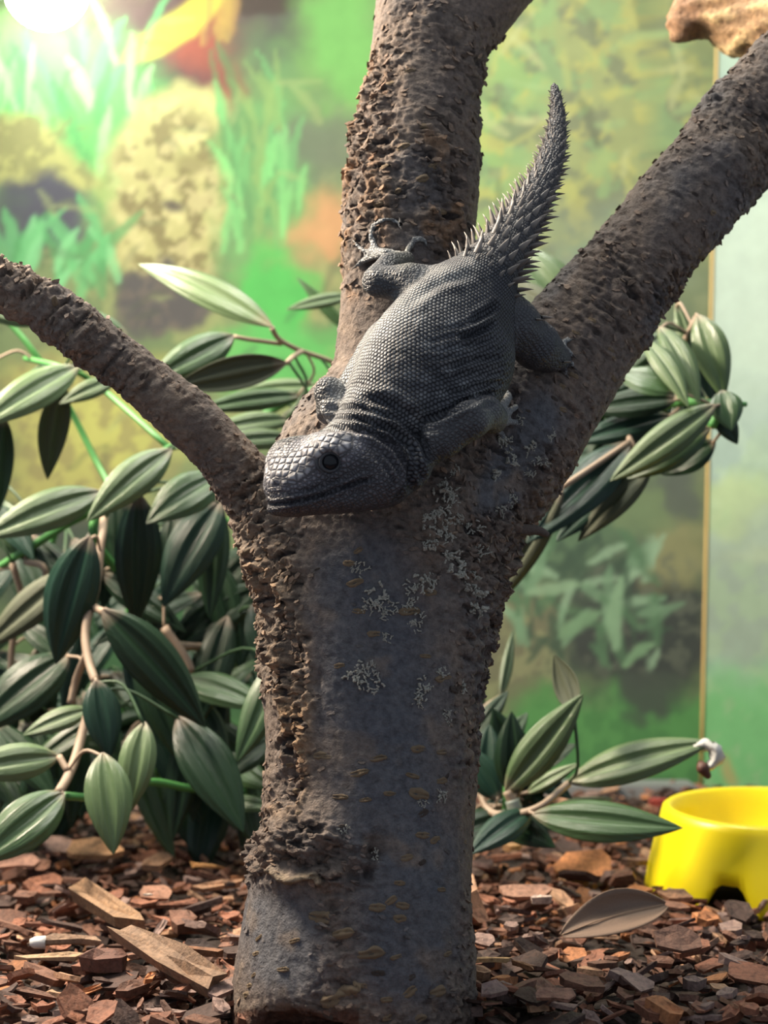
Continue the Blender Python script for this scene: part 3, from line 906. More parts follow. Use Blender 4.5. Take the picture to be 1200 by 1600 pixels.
m = NT('lizard_skin')
v = m.attr('suv', 'Vector')
vo = m.n('ShaderNodeTexVoronoi', voronoi_dimensions='3D', feature='F1', i_Vector=v, i_Scale=1.0, i_Randomness=0.38)
ve = m.n('ShaderNodeTexVoronoi', voronoi_dimensions='3D', feature='DISTANCE_TO_EDGE', i_Vector=v, i_Scale=1.0, i_Randomness=0.38)
def vm(op, a, b=None):
    nd = m.n('ShaderNodeVectorMath', operation=op); m.set(nd, 0, a)
    if b is not None: m.set(nd, 1, b)
    return nd.outputs['Value'] if op in ('DOT_PRODUCT', 'LENGTH') else nd.outputs['Vector']
def wrap(a):                       # into [-h, h) on a lattice of pitch (1.732, 1)
    return vm('SUBTRACT', vm('MODULO', vm('ADD', a, (1732.0, 1000.0, 0.0)), (1.732, 1.0, 1000.0)), (0.866, 0.5, 0.0))
wob = m.n('ShaderNodeTexNoise', i_Vector=v, i_Scale=0.35); wv = vm('MULTIPLY', vm('SUBTRACT', wob.outputs['Color'], (0.5, 0.5, 0.5)), (0.9, 0.9, 0.0))
v2 = vm('MULTIPLY', vm('ADD', v, wv), (1.0, 1.0, 0.0))
ha = wrap(v2); hb = wrap(vm('ADD', v2, (0.866, 0.5, 0.0)))
la = vm('LENGTH', ha); lb = vm('LENGTH', hb)
sel = m.math('LESS_THAN', la, lb)
hmin = m.math('MINIMUM', la, lb)
mv = m.n('ShaderNodeMix', data_type='VECTOR'); m.set(mv, 0, sel); m.set(mv, 4, hb); m.set(mv, 5, ha)
cid = vm('SUBTRACT', v2, mv.outputs[1])
wn = m.n('ShaderNodeTexWhiteNoise', noise_dimensions='2D', i_Vector=vm('ADD', cid, (0.21, 0.37, 0.0)))
sk = m.n('ShaderNodeSeparateXYZ'); m.set(sk, 0, m.attr('skin', 'Vector'))
hexh = m.ramp(hmin, [(0.0, (1, 1, 1)), (0.30, (0.80, 0.80, 0.80)), (0.50, (0.10, 0.10, 0.10)), (0.56, (0, 0, 0))])
vorh = m.ramp(ve.outputs['Distance'], [(0.0, (0, 0, 0)), (0.22, (0.75, 0.75, 0.75)), (0.5, (1, 1, 1))])
h = m.mix(sk.outputs[0], vorh, hexh)
sepc = m.n('ShaderNodeSeparateColor'); m.set(sepc, 0, vo.outputs['Color'])
rn = m.mix(sk.outputs[0], sepc.outputs[0], wn.outputs['Value'])
edge = m.ramp(h, [(0.0, (0.20, 0.20, 0.23)), (0.45, (0.70, 0.70, 0.72)), (0.85, (1.25, 1.25, 1.25)), (1.0, (1.65, 1.63, 1.58))])
cc = m.mix(sk.outputs[1], m.attr('Col'), m.mix(1.0, m.attr('Col'), edge, 'MULTIPLY'))
cc = m.mix(m.math('MULTIPLY', sk.outputs[1], 0.55), cc, m.mix(1.0, cc, m.ramp(rn, [(0.0, (0.6, 0.6, 0.62)), (0.7, (1.05, 1.05, 1.05)), (1.0, (1.9, 1.85, 1.75))]), 'MULTIPLY'))
m.p(Base_Color=cc, Roughness=0.5, Normal=m.bump(h, m.math('ADD', 0.35, m.math('MULTIPLY', sk.outputs[1], 0.65)), 0.0009))
m.b.inputs['Specular IOR Level'].default_value = 0.45
M_SKIN = m.m

liz_root = P(640, 660, D(.475))
liz = empty('lizard', liz_root, 'dark grey spiny-tailed lizard lying head-down in the fork of the log', 'lizard')
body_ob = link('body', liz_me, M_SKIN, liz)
# eye: dark ball, ringed lid
ec = np.array(P(EYE_PX[0], EYE_PX[1], D(EYE_D + 0.0028)))
def sphere_mesh(name, r, n=24):
    return lathe([(max(1e-5, r * math.sin(a)), -r * math.cos(a)) for a in np.linspace(0, math.pi, n)], 2 * n, name)
me_ = NT('dark_wet_eye')
me_.p(Base_Color=(0.010, 0.011, 0.014, 1), Roughness=0.12, Specular_IOR_Level=0.25)
eye = link('eye', sphere_mesh('eye', 16.5 * PXS(D(EYE_D))), me_.m, liz, Matrix.Translation(Vector(ec)))
eye['label'] = 'glossy black eye'
Rv = frame(hf, -hv)
def ring(R, r, name, sq=0.86, n=40, k=10):
    V = []; Fc = []
    for i in range(n):
        a = 2 * math.pi * i / n
        for j in range(k):
            b = 2 * math.pi * j / k
            rr = R + r * math.cos(b)
            V.append((rr * math.cos(a), rr * math.sin(a) * sq, r * math.sin(b) * 0.8))
    for i in range(n):
        for j in range(k):
            Fc.append((i * k + j, ((i + 1) % n) * k + j, ((i + 1) % n) * k + (j + 1) % k, i * k + (j + 1) % k))
    return mesh_np(name, V, Fc)
M_LID = simple('eyelid_skin', (0.045, 0.045, 0.052), 0.55, 0.4, 1200, 0.6, 0.0005)
s1 = PXS(D(EYE_D))
lid_c = Vector(P(EYE_PX[0], EYE_PX[1], D(EYE_D - 0.0005)))
link('eyelid', ring(15.5 * s1, 3.0 * s1, 'eyelid', 0.94), M_LID, liz, mat4(Rv, lid_c + Vector(hv) * 0.0006))
link('eyelid', ring(20.5 * s1, 4.4 * s1, 'eyelid_outer', 0.92), M_LID, liz, mat4(Rv, lid_c + Vector(hv) * 0.0022))
# spines in whorls round the tail
def spine_mesh():
    n = 6; V = []; Fc = []
    prof = [(0.0, 0.34, 0.0), (0.35, 0.26, 0.05), (0.72, 0.12, 0.16), (1.0, 0.0, 0.30)]
    for x, r, z in prof[:-1]:
        for k in range(n):
            a = 2 * math.pi * k / n; V.append((x, r * math.cos(a), z + 0.6 * r * math.sin(a)))
    V.append((1.0, 0, 0.30))
    for i in range(2):
        for k in range(n): Fc.append((i * n + k, i * n + (k + 1) % n, (i + 1) * n + (k + 1) % n, (i + 1) * n + k))
    for k in range(n): Fc.append((2 * n + k, 2 * n + (k + 1) % n, 3 * n))
    return mesh_np('tail_spine', V, Fc)
SPM = spine_mesh()
M_SPINE = NT('horny_spine')
oc = M_SPINE.n('ShaderNodeTexCoord').outputs['Object']
sx = M_SPINE.n('ShaderNodeSeparateXYZ'); M_SPINE.set(sx, 0, oc)
rnd = M_SPINE.n('ShaderNodeObjectInfo').outputs['Random']
M_SPINE.p(Base_Color=M_SPINE.mix(M_SPINE.math('MULTIPLY', sx.outputs[0], M_SPINE.math('ADD', 0.35, rnd)), (0.060, 0.053, 0.050, 1), (0.36, 0.31, 0.26, 1)), Roughness=0.5)
SPM.materials.append(M_SPINE.m)
tail = sp[sp[:, 5] <= 6.4][::-1]                     # from the root to the tip
seglen = np.r_[0, np.cumsum(np.linalg.norm(np.diff(tail[:, :3], axis=0), axis=1))]
LIZ_BVH = BVHTree.FromPolygons([tuple(v) for v in coords(liz_me)[0]], [tuple(p.vertices) for p in liz_me.polygons])
s_, w_i, n_sp = 0.002, 0, 0
while s_ < seglen[-1] - 0.003 and n_sp < 296:
    cpt = np.array([np.interp(s_, seglen, tail[:, j]) for j in range(3)])
    a_ = np.interp(s_, seglen, tail[:, 3])
    u = s_ / seglen[-1]
    L = (0.0078 * (1 - u) ** 1.4 + 0.0024) * (0.55 + 0.45 * sm(0.0, 0.10, u))
    c2 = np.array([np.interp(s_ + 0.002, seglen, tail[:, j]) for j in range(3)])
    t = c2 - cpt; t /= np.linalg.norm(t)
    e1 = np.cross(t, [0, 1, 0]); e1 /= np.linalg.norm(e1); e2 = np.cross(t, e1)
    nk = 16 if u < 0.45 else (12 if u < 0.75 else 8)
    for k in range(nk):
        th = 2 * math.pi * (k + 0.5 * (w_i % 2)) / nk
        dr = e1 * math.cos(th) + e2 * math.sin(th)
        if dr[1] > 0.55: continue
        far = Vector(cpt + dr * 0.06)
        loc, nn, _, _ = LIZ_BVH.ray_cast(far, Vector(-dr))
        if loc is None: continue
        ln = L * random.uniform(0.75, 1.25)
        edge_b = abs(math.cos(th))
        out = 0.14 + 0.62 * edge_b ** 2; ln *= 0.72 + 0.28 * edge_b
        xdir = Vector(t) * (1 - 0.25 * edge_b) + Vector(dr) * out
        o = link('tail_spine', SPM, None, liz, mat4(frame(xdir, dr), loc - Vector(dr) * 0.0006, (ln, ln * 0.80, ln * 0.60)))
        n_sp += 1
    s_ += L * 0.80; w_i += 1
# claws
M_CLAW = simple('claw', (0.05, 0.04, 0.035), 0.3)
SPC = spine_mesh(); SPC.name = 'claw'; SPC.materials.append(M_CLAW)
for (p, d, r) in CLAWS:
    nn = Vector((0, -1, 0))
    link('claw', SPC, None, liz, mat4(frame(Vector(d), -nn), Vector(p) - Vector(d).normalized() * r * 0.2, (r * 3.2, r * 1.7, r * 1.7)))

# ------------------------------------------------------------------ bark details: lenticels, flakes, lichen, twig
def blob_mesh(seed):
    """a split lens of cork: two rough lips along x with a slit between them"""
    R = random.Random(seed); NX, NY = 10, 7; V = []; Fc = []
    slit = R.uniform(-0.15, 0.15); wv = R.uniform(0.4, 1.0)
    for i in range(NX + 1):
        u = -1 + 2 * i / NX
        hw = 0.24 * (1 - abs(u) ** 2.2) ** 0.6 * R.uniform(0.75, 1.15) + 0.015 if abs(u) < 1 else 0.01
        for j in range(NY + 1):
            v = -1 + 2 * j / NY
            lip = (1 - abs(v) ** 3) * (1 - abs(u) ** 3)
            z = 0.15 * lip * R.uniform(0.6, 1.25) - 0.13 * math.exp(-((v - slit) / 0.22) ** 2) * (1 - u * u)
            if abs(v) == 1 or abs(u) == 1: z = -0.06
            V.append((0.5 * u + R.uniform(-.02, .02), v * hw + 0.05 * math.sin(wv * 3 * u), z))
    for i in range(NX):
        for j in range(NY):
            a = i * (NY + 1) + j; Fc.append((a, a + NY + 1, a + NY + 2, a + 1))
    return mesh_np('lenticel', V, Fc)
LENT = [blob_mesh(i) for i in range(7)]
for me in LENT: me.materials.append(M_LENT)
M_LENT_D = simple('lenticel_dark', (0.105, 0.078, 0.062), 0.85, 0.3, 700, 0.8, 0.0008)
LENT_D = [blob_mesh(i + 20) for i in range(6)]
for me in LENT_D: me.materials.append(M_LENT_D)
def axis_at(p):
    p = np.array(p); best = 1e9; bt = None
    for a, b in AXES:
        m = 0.5 * (a + b); d = (m - p) @ (m - p)
        if d < best: best = d; bt = b - a
    return Vector(bt).normalized()
def stick(meshes, loc, n, size, name='lenticel', turn=0.25, z=1.0):
    ax = axis_at(loc)
    x = n.cross(ax)
    if x.length < 1e-4: return
    x = (Matrix.Rotation(random.gauss(0, turn), 3, n) @ x.normalized())
    me = random.choice(meshes)
    link(name, me, None, tree, mat4(frame(x, n), loc - n * size * 0.02, (size, size * random.uniform(0.7, 1.2), size * z)))
lent_px = [(560, 1208, 40), (530, 1245, 34), (500, 1180, 30), (570, 1250, 26), (645, 1212, 30), (690, 1220, 28), (655, 1240, 44), (610, 1240, 26), (662, 1305, 34), (680, 1312, 26),
           (635, 1340, 26), (625, 1380, 24), (590, 1418, 34), (630, 1415, 28), (625, 1435, 30), (500, 1435, 50), (535, 1458, 44), (578, 1490, 56), (620, 1495, 26), (460, 1470, 28),
           (442, 1515, 28), (540, 1540, 60), (525, 1563, 56), (640, 1550, 34), (685, 1550, 34), (605, 1562, 26), (608, 1590, 34), (655, 1592, 30), (390, 1540, 24), (400, 1490, 22),
           (405, 1465, 22), (700, 1490, 28), (690, 1390, 24), (560, 860, 22), (555, 910, 36), (545, 880, 24), (560, 955, 30), (585, 990, 28), (530, 1040, 24), (640, 955, 44), (672, 925, 30),
           (665, 1025, 26), (690, 1060, 30), (655, 1170, 34), (690, 1175, 30), (590, 1185, 36), (450, 1195, 26), (470, 1235, 30), (880, 605, 22), (960, 560, 20), (900, 520, 18), (925, 500, 18),
           (880, 640, 20), (630, 230, 26), (600, 260, 26), (690, 330, 30), (620, 300, 24), (660, 200, 26), (610, 130, 22), (640, 110, 20), (660, 280, 26), (680, 260, 26), (590, 320, 24)]
for x_, y_, s_ in lent_px:
    l, n = hit(x_, y_)
    if l: stick(LENT, l, n, 0.88 * s_ * PXS(l.y), turn=0.18, z=1.0)
# more of them scattered over all limbs, on the far sides too
tco, tno = coords(tree_me)
tpx, tpy = to_px(tco)
cand = np.flatnonzero((tno[:, 1] < 0.45) & (tco[:, 2] > 0.005) & (tco[:, 2] < 0.56))
R_ = np.random.default_rng(21)
for i in R_.choice(cand, 225, replace=False):
    x_, y_ = tpx[i], tpy[i]
    if 400 < x_ < 800 and 400 < y_ < 800 and tno[i, 1] < -0.2: continue
    if 660 > x_ > 520 and 850 < y_ < 1150: continue
    big_ = y_ < 420 and x_ < 800
    stick(LENT if random.random() < 0.3 else LENT_D, Vector(tco[i]), Vector(tno[i]), random.uniform(10, 24) * 0.00029 * (1.15 if big_ else 1), z=random.uniform(0.5, 1.1))
# loose crumbs and flakes of bark: far too many to count
def flake_stuff():
    V = []; Fc = []; C = []
    wts = rough_m[cand] ** 1.5 + 0.04
    wts /= wts.sum()
    for i in R_.choice(cand, 4200, replace=False, p=wts):
        n = Vector(tno[i]); p = Vector(tco[i])
        s = random.uniform(0.0008, 0.0024) * (1.25 if tco[i, 2] > 0.33 else 1)
        ax = axis_at_fast(i)
        x = n.cross(ax).normalized(); x = Matrix.Rotation(random.gauss(0, 0.5), 3, n) @ x
        y = n.cross(x)
        k = len(V); nn = 5
        lift = random.uniform(0.10, 0.45) * s; til = random.uniform(-0.1, 0.6)
        ang = [2 * math.pi * (j + random.uniform(-.25, .25)) / nn for j in range(nn)]
        rim = [p + x * (s * math.cos(a)) + y * (0.45 * s * math.sin(a)) + n * (lift + til * 0.4 * s * math.sin(a)) for a in ang]
        V += [tuple(q) for q in rim] + [tuple(p - n * 0.0006 + (q - p - n * lift) * 0.7) for q in rim]
        Fc.append(tuple(range(k, k + nn)))
        for j in range(nn): Fc.append((k + j, k + nn + j, k + nn + (j + 1) % nn, k + (j + 1) % nn))
        col = tcol[i] * random.uniform(0.8, 1.5) * np.array([1.08, 1.0, 0.92])
        C += [col] * (2 * nn)
    me = mesh_np('bark_flakes', V, Fc, smooth=False); set_color(me, np.array(C))
    return me
_am = np.array([0.5 * (a + b) for a, b in AXES]); _ad = np.array([b - a for a, b in AXES])
def axis_at_fast(i):
    return Vector(_ad[np.argmin(((_am - tco[i]) ** 2).sum(1))]).normalized()
_ca = np.empty(len(tree_me.vertices) * 4, dtype=np.float32); tree_me.attributes['Col'].data.foreach_get('color', _ca)
tcol = _ca.reshape(-1, 4)[:, :3].astype(float)
fl_ob = link('bark_flakes', flake_stuff(), M_BARK, tree); fl_ob['kind'] = 'stuff'

def lichen_mesh(rad, n_br, seed):
    """crusty rosette of forked lobes, flat on its xy plane"""
    R = random.Random(seed); V = []; Fc = []
    def lobe(x, y, a, L, w, depth):
        k = len(V); z0 = R.uniform(0.0004, 0.0012)
        x2 = x + L * math.cos(a); y2 = y + L * math.sin(a); z2 = z0 + R.uniform(-0.0004, 0.0010)
        nx, ny = -math.sin(a) * w, math.cos(a) * w
        V.extend([(x + nx * .6, y + ny * .6, z0), (x - nx * .6, y - ny * .6, z0), (x2 - nx, y2 - ny, z2 - .0002), (x2 + nx, y2 + ny, z2 - .0002), ((x + x2) / 2, (y + y2) / 2, (z0 + z2) / 2 + w * 0.8),
                  (x, y, -0.001), (x2, y2, -0.0008)])
        Fc.extend([(k, k + 1, k + 4), (k + 1, k + 2, k + 4), (k + 2, k + 3, k + 4), (k + 3, k, k + 4), (k, k + 5, k + 1), (k + 1, k + 5, k + 6, k + 2), (k + 2, k + 6, k + 3), (k + 3, k + 6, k + 5, k)])
        if depth > 0:
            for _ in range(R.choice([1, 2, 2])):
                lobe(x2, y2, a + R.uniform(-0.9, 0.9), L * R.uniform(0.7, 1.0), w * R.uniform(0.75, 1), depth - 1)
    for i in range(n_br):
        r = rad * math.sqrt(R.random()) * 0.7; t = R.uniform(0, 6.28)
        lobe(r * math.cos(t), r * math.sin(t), R.uniform(0, 6.28), rad * R.uniform(0.14, 0.26), rad * R.uniform(0.045, 0.085), R.choice([0, 1, 2]))
    me = mesh_np('lichen_patch', V, Fc, smooth=False); me.materials.append(M_LICHEN)
    return me
LICH = [lichen_mesh(0.0068, 16, i) for i in range(6)]
for i, (x_, y_, s_) in enumerate([(690, 795, 1.1), (705, 775, 1.0), (672, 812, 0.9), (692, 838, 1.1), (672, 850, 0.8), (715, 815, 0.8), (736, 822, 1.0), (700, 868, 1.2), (716, 890, 1.1), (735, 893, 0.9), (738, 918, 0.9),
                                  (668, 908, 1.0), (645, 925, 0.9), (640, 945, 0.7), (590, 935, 1.1), (576, 950, 0.8), (612, 952, 0.7), (560, 888, 0.7), (650, 970, 0.8), (600, 958, 0.6), (604, 995, 0.5),
                                  (560, 1055, 1.1), (580, 1070, 1.0), (575, 1045, 0.8), (662, 1080, 1.0), (655, 1095, 0.7), (690, 1050, 0.6), (745, 955, 1.0), (752, 930, 0.8), (725, 1070, 0.7), (700, 1120, 0.6),
                                  (790, 690, 0.9), (800, 720, 0.8), (775, 745, 0.8), (810, 660, 0.6), (830, 700, 0.7), (845, 720, 0.7), (826, 740, 0.6), (860, 680, 0.6), (690, 1245, 0.7), (660, 1255, 0.5),
                                  (540, 1300, 0.6), (585, 1340, 0.6), (705, 740, 0.8), (690, 760, 0.9), (780, 800, 0.8), (800, 780, 0.7), (750, 860, 0.8)]):
    l, n = hit(x_, y_)
    if l is None: continue
    o = link('lichen_patch', LICH[i % 6], None, tree, mat4(frame(Matrix.Rotation(random.uniform(0, 6.28), 3, n) @ n.orthogonal(), n), l, (s_, s_, s_)))
    o['label'] = 'pale grey crusty lichen'
# twig stub below the fork, and a lip of bark under the scar
l, n = hit(815, 815)
V, Fc = tube(smooth_path([np.array(l) - 0.004, P(838, 828, l.y - 0.27 + 0.27), P(856, 836, l.y + 0.002)], 4), [0.0032, 0.0030, 0.0028, 0.0026, 0.0024, 0.0022, 0.0020, 0.0018, 0.0014][:9], 7)
link('twig', mesh_np('twig', V, Fc), M_LENT_D, tree)
# the pale peeled branch end beyond the side limb
stub = Field((0.10, 0.74, 0.40), (0.42, 1.12, 0.62), 0.004)
spts = smooth_path([(*P(1085, 20, .99), 30 * PXS(.99)), (*P(1130, 22, .985), 42 * PXS(.985)), (*P(1180, 35, .975), 52 * PXS(.975)), (*P(1240, 30, .96), 56 * PXS(.96)), (*P(1330, -10, .95), 60 * PXS(.95)), (*P(1420, -60, .94), 60 * PXS(.94))], 4)
for i in range(len(spts) - 1): stub.cone(spts[i, :3], spts[i + 1, :3], spts[i, 3], spts[i + 1, 3], 0.004)
stub.ell(P(1060, 38, .99), ((1, 0, 0.2), (0, 1, 0), (-0.2, 0, 1)), (0.006, 0.012, 0.012), 0.008)
sme = subdivide(stub.mesh('peeled_branch'), 1)
co, no = coords(sme)
f1 = fbm(co * np.array([60, 60, 140]), 4)
put(sme, co + no * (0.003 * f1)[:, None])
c = np.tile(np.array([0.38, 0.24, 0.13]), (len(co), 1))
tint(sm(-0.1, 0.4, f1), (0.58, 0.42, 0.22)); px, py = to_px(co)
tint((1 - sm(1085, 1105, px)) * 0.9, (0.27, 0.155, 0.09))
set_color(sme, c)
st = link('peeled_branch', sme, M_BARK)
tag(st, 'pale tan peeled branch end jutting out behind the thick slanting limb', 'branch')

# ------------------------------------------------------------------ artificial plants
def leaf_mesh(arch, sick, flip):
    """leaf of length 1 along x and half width 0.5: two bulging halves, a sunken midrib, parallel veins; thin closed shell"""
    NU, NV = 20, 16
    V = []
    for side in (0, 1):
        for i in range(NU + 1):
            u = i / NU
            w = 0.5 * (math.sin(math.pi * min(1, u ** 0.84)) ** 0.86) * (1 - 0.06 * u) if 0 < u < 1 else 0.0
            w = max(w, 0.035 * (1 - u))
            for j in range(NV + 1):
                v = -1 + 2 * j / NV
                z = 0.20 * w * (1 - (2 * abs(v) - 1) ** 2) * 2 * 0.55          # two swollen halves
                z += 0.028 * w / 0.5 * math.cos(v * math.pi * 6)               # veins
                z -= 0.10 * w * abs(v) ** 2
                x = u; y = v * w + sick * 4 * u * (1 - u)
                zz = z + arch * 4 * u * (1 - u)
                V.append((x, y, zz - side * 0.006))
    n = (NU + 1) * (NV + 1); Fc = []
    for i in range(NU):
        for j in range(NV):
            a = i * (NV + 1) + j; b = a + NV + 1
            Fc.append((a, b, b + 1, a + 1)); Fc.append((n + a, n + a + 1, n + b + 1, n + b))
    for i in range(NU):
        a = i * (NV + 1); b = a + NV + 1
        Fc.append((a, n + a, n + b, b)); Fc.append((a + NV, b + NV, n + b + NV, n + a + NV))
    return mesh_np('leaf', V, Fc)
def leaf_material(name, c0, c1, tip, rough=0.42):
    m = NT(name)
    oc = m.n('ShaderNodeTexCoord').outputs['Object']
    s = m.n('ShaderNodeSeparateXYZ'); m.set(s, 0, oc)
    rnd = m.n('ShaderNodeObjectInfo').outputs['Random']
    mp = m.n('ShaderNodeMapping'); m.set(mp, 0, oc); m.set(mp, 3, (2.0, 22.0, 1.0))
    st = m.noise(1.6, 4, 0.6, mp.outputs[0])
    col = m.mix(rnd, (*c0, 1), (*c1, 1))
    col = m.mix(m.math('MULTIPLY', st, 0.8), col, m.mix(0.5, col, (*tip, 1)))
    base = m.ramp(s.outputs[0], [(0.0, (1, 1, 1)), (0.05, (0.55, 0.55, 0.55)), (0.13, (0, 0, 0))])
    col = m.mix(m.math('MULTIPLY', base, 0.6), col, (0.36, 0.27, 0.21, 1))
    m.p(Base_Color=col, Roughness=rough, Normal=m.bump(st, 0.25, 0.02), Specular_IOR_Level=0.5 if c0[1] > 0.045 else 0.3)
    return m.m
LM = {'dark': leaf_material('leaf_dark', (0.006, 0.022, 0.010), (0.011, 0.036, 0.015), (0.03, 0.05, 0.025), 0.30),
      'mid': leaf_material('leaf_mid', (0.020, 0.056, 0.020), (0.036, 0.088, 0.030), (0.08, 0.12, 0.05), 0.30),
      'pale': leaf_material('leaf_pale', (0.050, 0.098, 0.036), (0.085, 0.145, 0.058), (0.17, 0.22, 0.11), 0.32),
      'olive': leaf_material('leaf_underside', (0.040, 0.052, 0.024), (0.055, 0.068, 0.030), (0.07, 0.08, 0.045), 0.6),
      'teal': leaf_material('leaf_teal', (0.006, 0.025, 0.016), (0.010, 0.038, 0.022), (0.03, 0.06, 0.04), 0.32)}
_leafcache = {}
LEAF_BASES = {}; STEM_PTS = {}
def W_px_to_r(w, d): return max(0.0011, 0.030 * w * PXS(d))
def leaf(parent, b, t, d0, d1, w, mat='mid', roll=0.0, arch=0.10, sick=0.0):
    """leaf from pixel b to pixel t; w = full width in pixels; roll turns it about its length"""
    p0 = Vector(P(b[0], b[1], d0)); p1 = Vector(P(t[0], t[1], d1))
    key = (round(arch, 2), round(sick, 2), mat)
    if key not in _leafcache:
        me = leaf_mesh(key[0], key[1], False); me.materials.append(LM[mat]); _leafcache[key] = me
    p1 = p0 + (p1 - p0) * 1.09
    x = p1 - p0; L = x.length
    view = (Vector(CAM) - p0).normalized()
    up = Vector((0, 0, 1))
    n = (view * 0.85 + up * 0.45)
    n = Matrix.Rotation(math.radians(roll), 3, x.normalized()) @ n
    LEAF_BASES.setdefault(parent.name, []).append((p0, x.normalized(), W_px_to_r(w, d0)))
    W = 0.90 * w * PXS(0.5 * (d0 + d1))
    return link('leaf', _leafcache[key], None, parent, mat4(frame(x, n), p0, (L, W, 0.5 * (W + L * 0.45))))
def stem(parent, pts, r, mat, name='stem'):
    path = smooth_path([P(x, y, d) for x, y, d in pts], 5)
    STEM_PTS.setdefault(parent.name, []).extend(list(path))
    V, Fc = tube(path, r, 8, wob=0.06)
    return link(name, mesh_np(name, V, Fc), mat, parent)
M_STEM_P = simple('stem_cream', (0.36, 0.27, 0.19), 0.6, 0.25, 150)
M_STALK = simple('stalk_dark_green', (0.035, 0.085, 0.03), 0.5, 0.2, 150)
M_STEM_G = simple('stem_green', (0.085, 0.30, 0.075), 0.45, 0.2, 150)

# the vine over the side of the tank, upper sprays
va = empty('artificial_vine', P(300, 760, 1.12), 'green artificial vine with arching leaves behind the thin side limb', 'plant')
vb = empty('artificial_vine', P(150, 1280, 0.98), 'large drooping artificial plant with dark glossy leaves on the bark chips', 'plant')
vc = empty('artificial_vine', P(1000, 720, 1.02), 'bushy artificial vine sprouting behind the thick slanting limb', 'plant')
vd = empty('artificial_plant', P(800, 1280, 1.00), 'low artificial plant with striped leaves between log and yellow bowl', 'plant')

for a in [((425, 510), (232, 420), 1.06, 1.10, 66, 'pale', 0, .14, -.05), ((366, 524), (240, 592), 1.06, 1.04, 70, 'mid', -10, .16, .04), ((448, 567), (282, 603), 1.04, 1.02, 62, 'olive', 150, .05, .03),
          ((548, 462), (455, 482), 1.15, 1.14, 30, 'pale', 0, .1, 0), ((545, 520), (470, 440), 1.2, 1.2, 24, 'mid', 0, .1, 0), ((470, 618), (318, 640), 1.10, 1.08, 46, 'mid', 0, .14, 0), ((452, 655), (330, 676), 1.08, 1.06, 50, 'pale', 0, .14, 0),
          ((460, 684), (340, 694), 1.06, 1.04, 44, 'pale', 0, .12, 0), ((505, 628), (428, 668), 1.10, 1.08, 36, 'olive', 0, .1, 0), ((500, 604), (380, 612), 1.16, 1.15, 40, 'pale', 0, .1, 0), ((495, 676), (420, 700), 1.12, 1.1, 34, 'dark', 0, .1, 0),
          ((122, 572), (-26, 662), 1.04, 1.0, 76, 'pale', 0, .15, .03), ((98, 598), (76, 738), 1.06, 1.08, 60, 'olive', 150, .04, .05), ((198, 522), (96, 488), 1.12, 1.12, 46, 'mid', 0, .12, 0), ((72, 505), (-50, 478), 1.05, 1.04, 50, 'pale', 0, .14, 0),
          ((182, 592), (100, 628), 1.07, 1.06, 40, 'pale', 0, .12, 0), ((6, 650), (-2, 792), 1.05, 1.06, 52, 'dark', 150, .04, 0), ((158, 768), (-14, 836), 1.03, 1.0, 78, 'pale', -5, .17, .02), ((268, 702), (146, 806), 1.03, 1.0, 72, 'pale', -10, .14, -.03),
          ((345, 742), (238, 812), 1.04, 1.02, 84, 'mid', 0, .14, 0), ((60, 470), (-60, 440), 1.12, 1.1, 40, 'mid', 0, .1, 0), ((330, 640), (250, 660), 1.14, 1.13, 40, 'mid', 0, .1, 0), ((400, 700), (330, 770), 1.10, 1.1, 50, 'dark', 0, .1, 0), ((-10, 560), (-70, 700), 1.1, 1.08, 60, 'mid', 0, .1, 0)]:
    leaf(va, *a)
stem(va, [(425, 512, 1.06), (436, 530, 1.07), (470, 548, 1.09), (520, 566, 1.12), (560, 590, 1.14)], 0.0017, M_STEM_P)
stem(va, [(365, 526, 1.06), (400, 532, 1.065), (440, 537, 1.075)], 0.0015, M_STEM_P)
stem(va, [(448, 567, 1.04), (460, 556, 1.07), (472, 549, 1.09)], 0.0017, M_STEM_P)
stem(va, [(-30, 905, 1.08), (40, 860, 1.07), (100, 822, 1.06), (150, 793, 1.05), (210, 745, 1.08), (265, 700, 1.08), (330, 690, 1.12), (470, 618, 1.14), (560, 590, 1.15)], 0.0026, M_STEM_G)
stem(va, [(40, 560, 1.12), (100, 575, 1.08), (150, 600, 1.12), (265, 700, 1.08)], 0.002, M_STEM_G)
stem(va, [(158, 768, 1.03), (150, 790, 1.05)], 0.002, M_STEM_P)

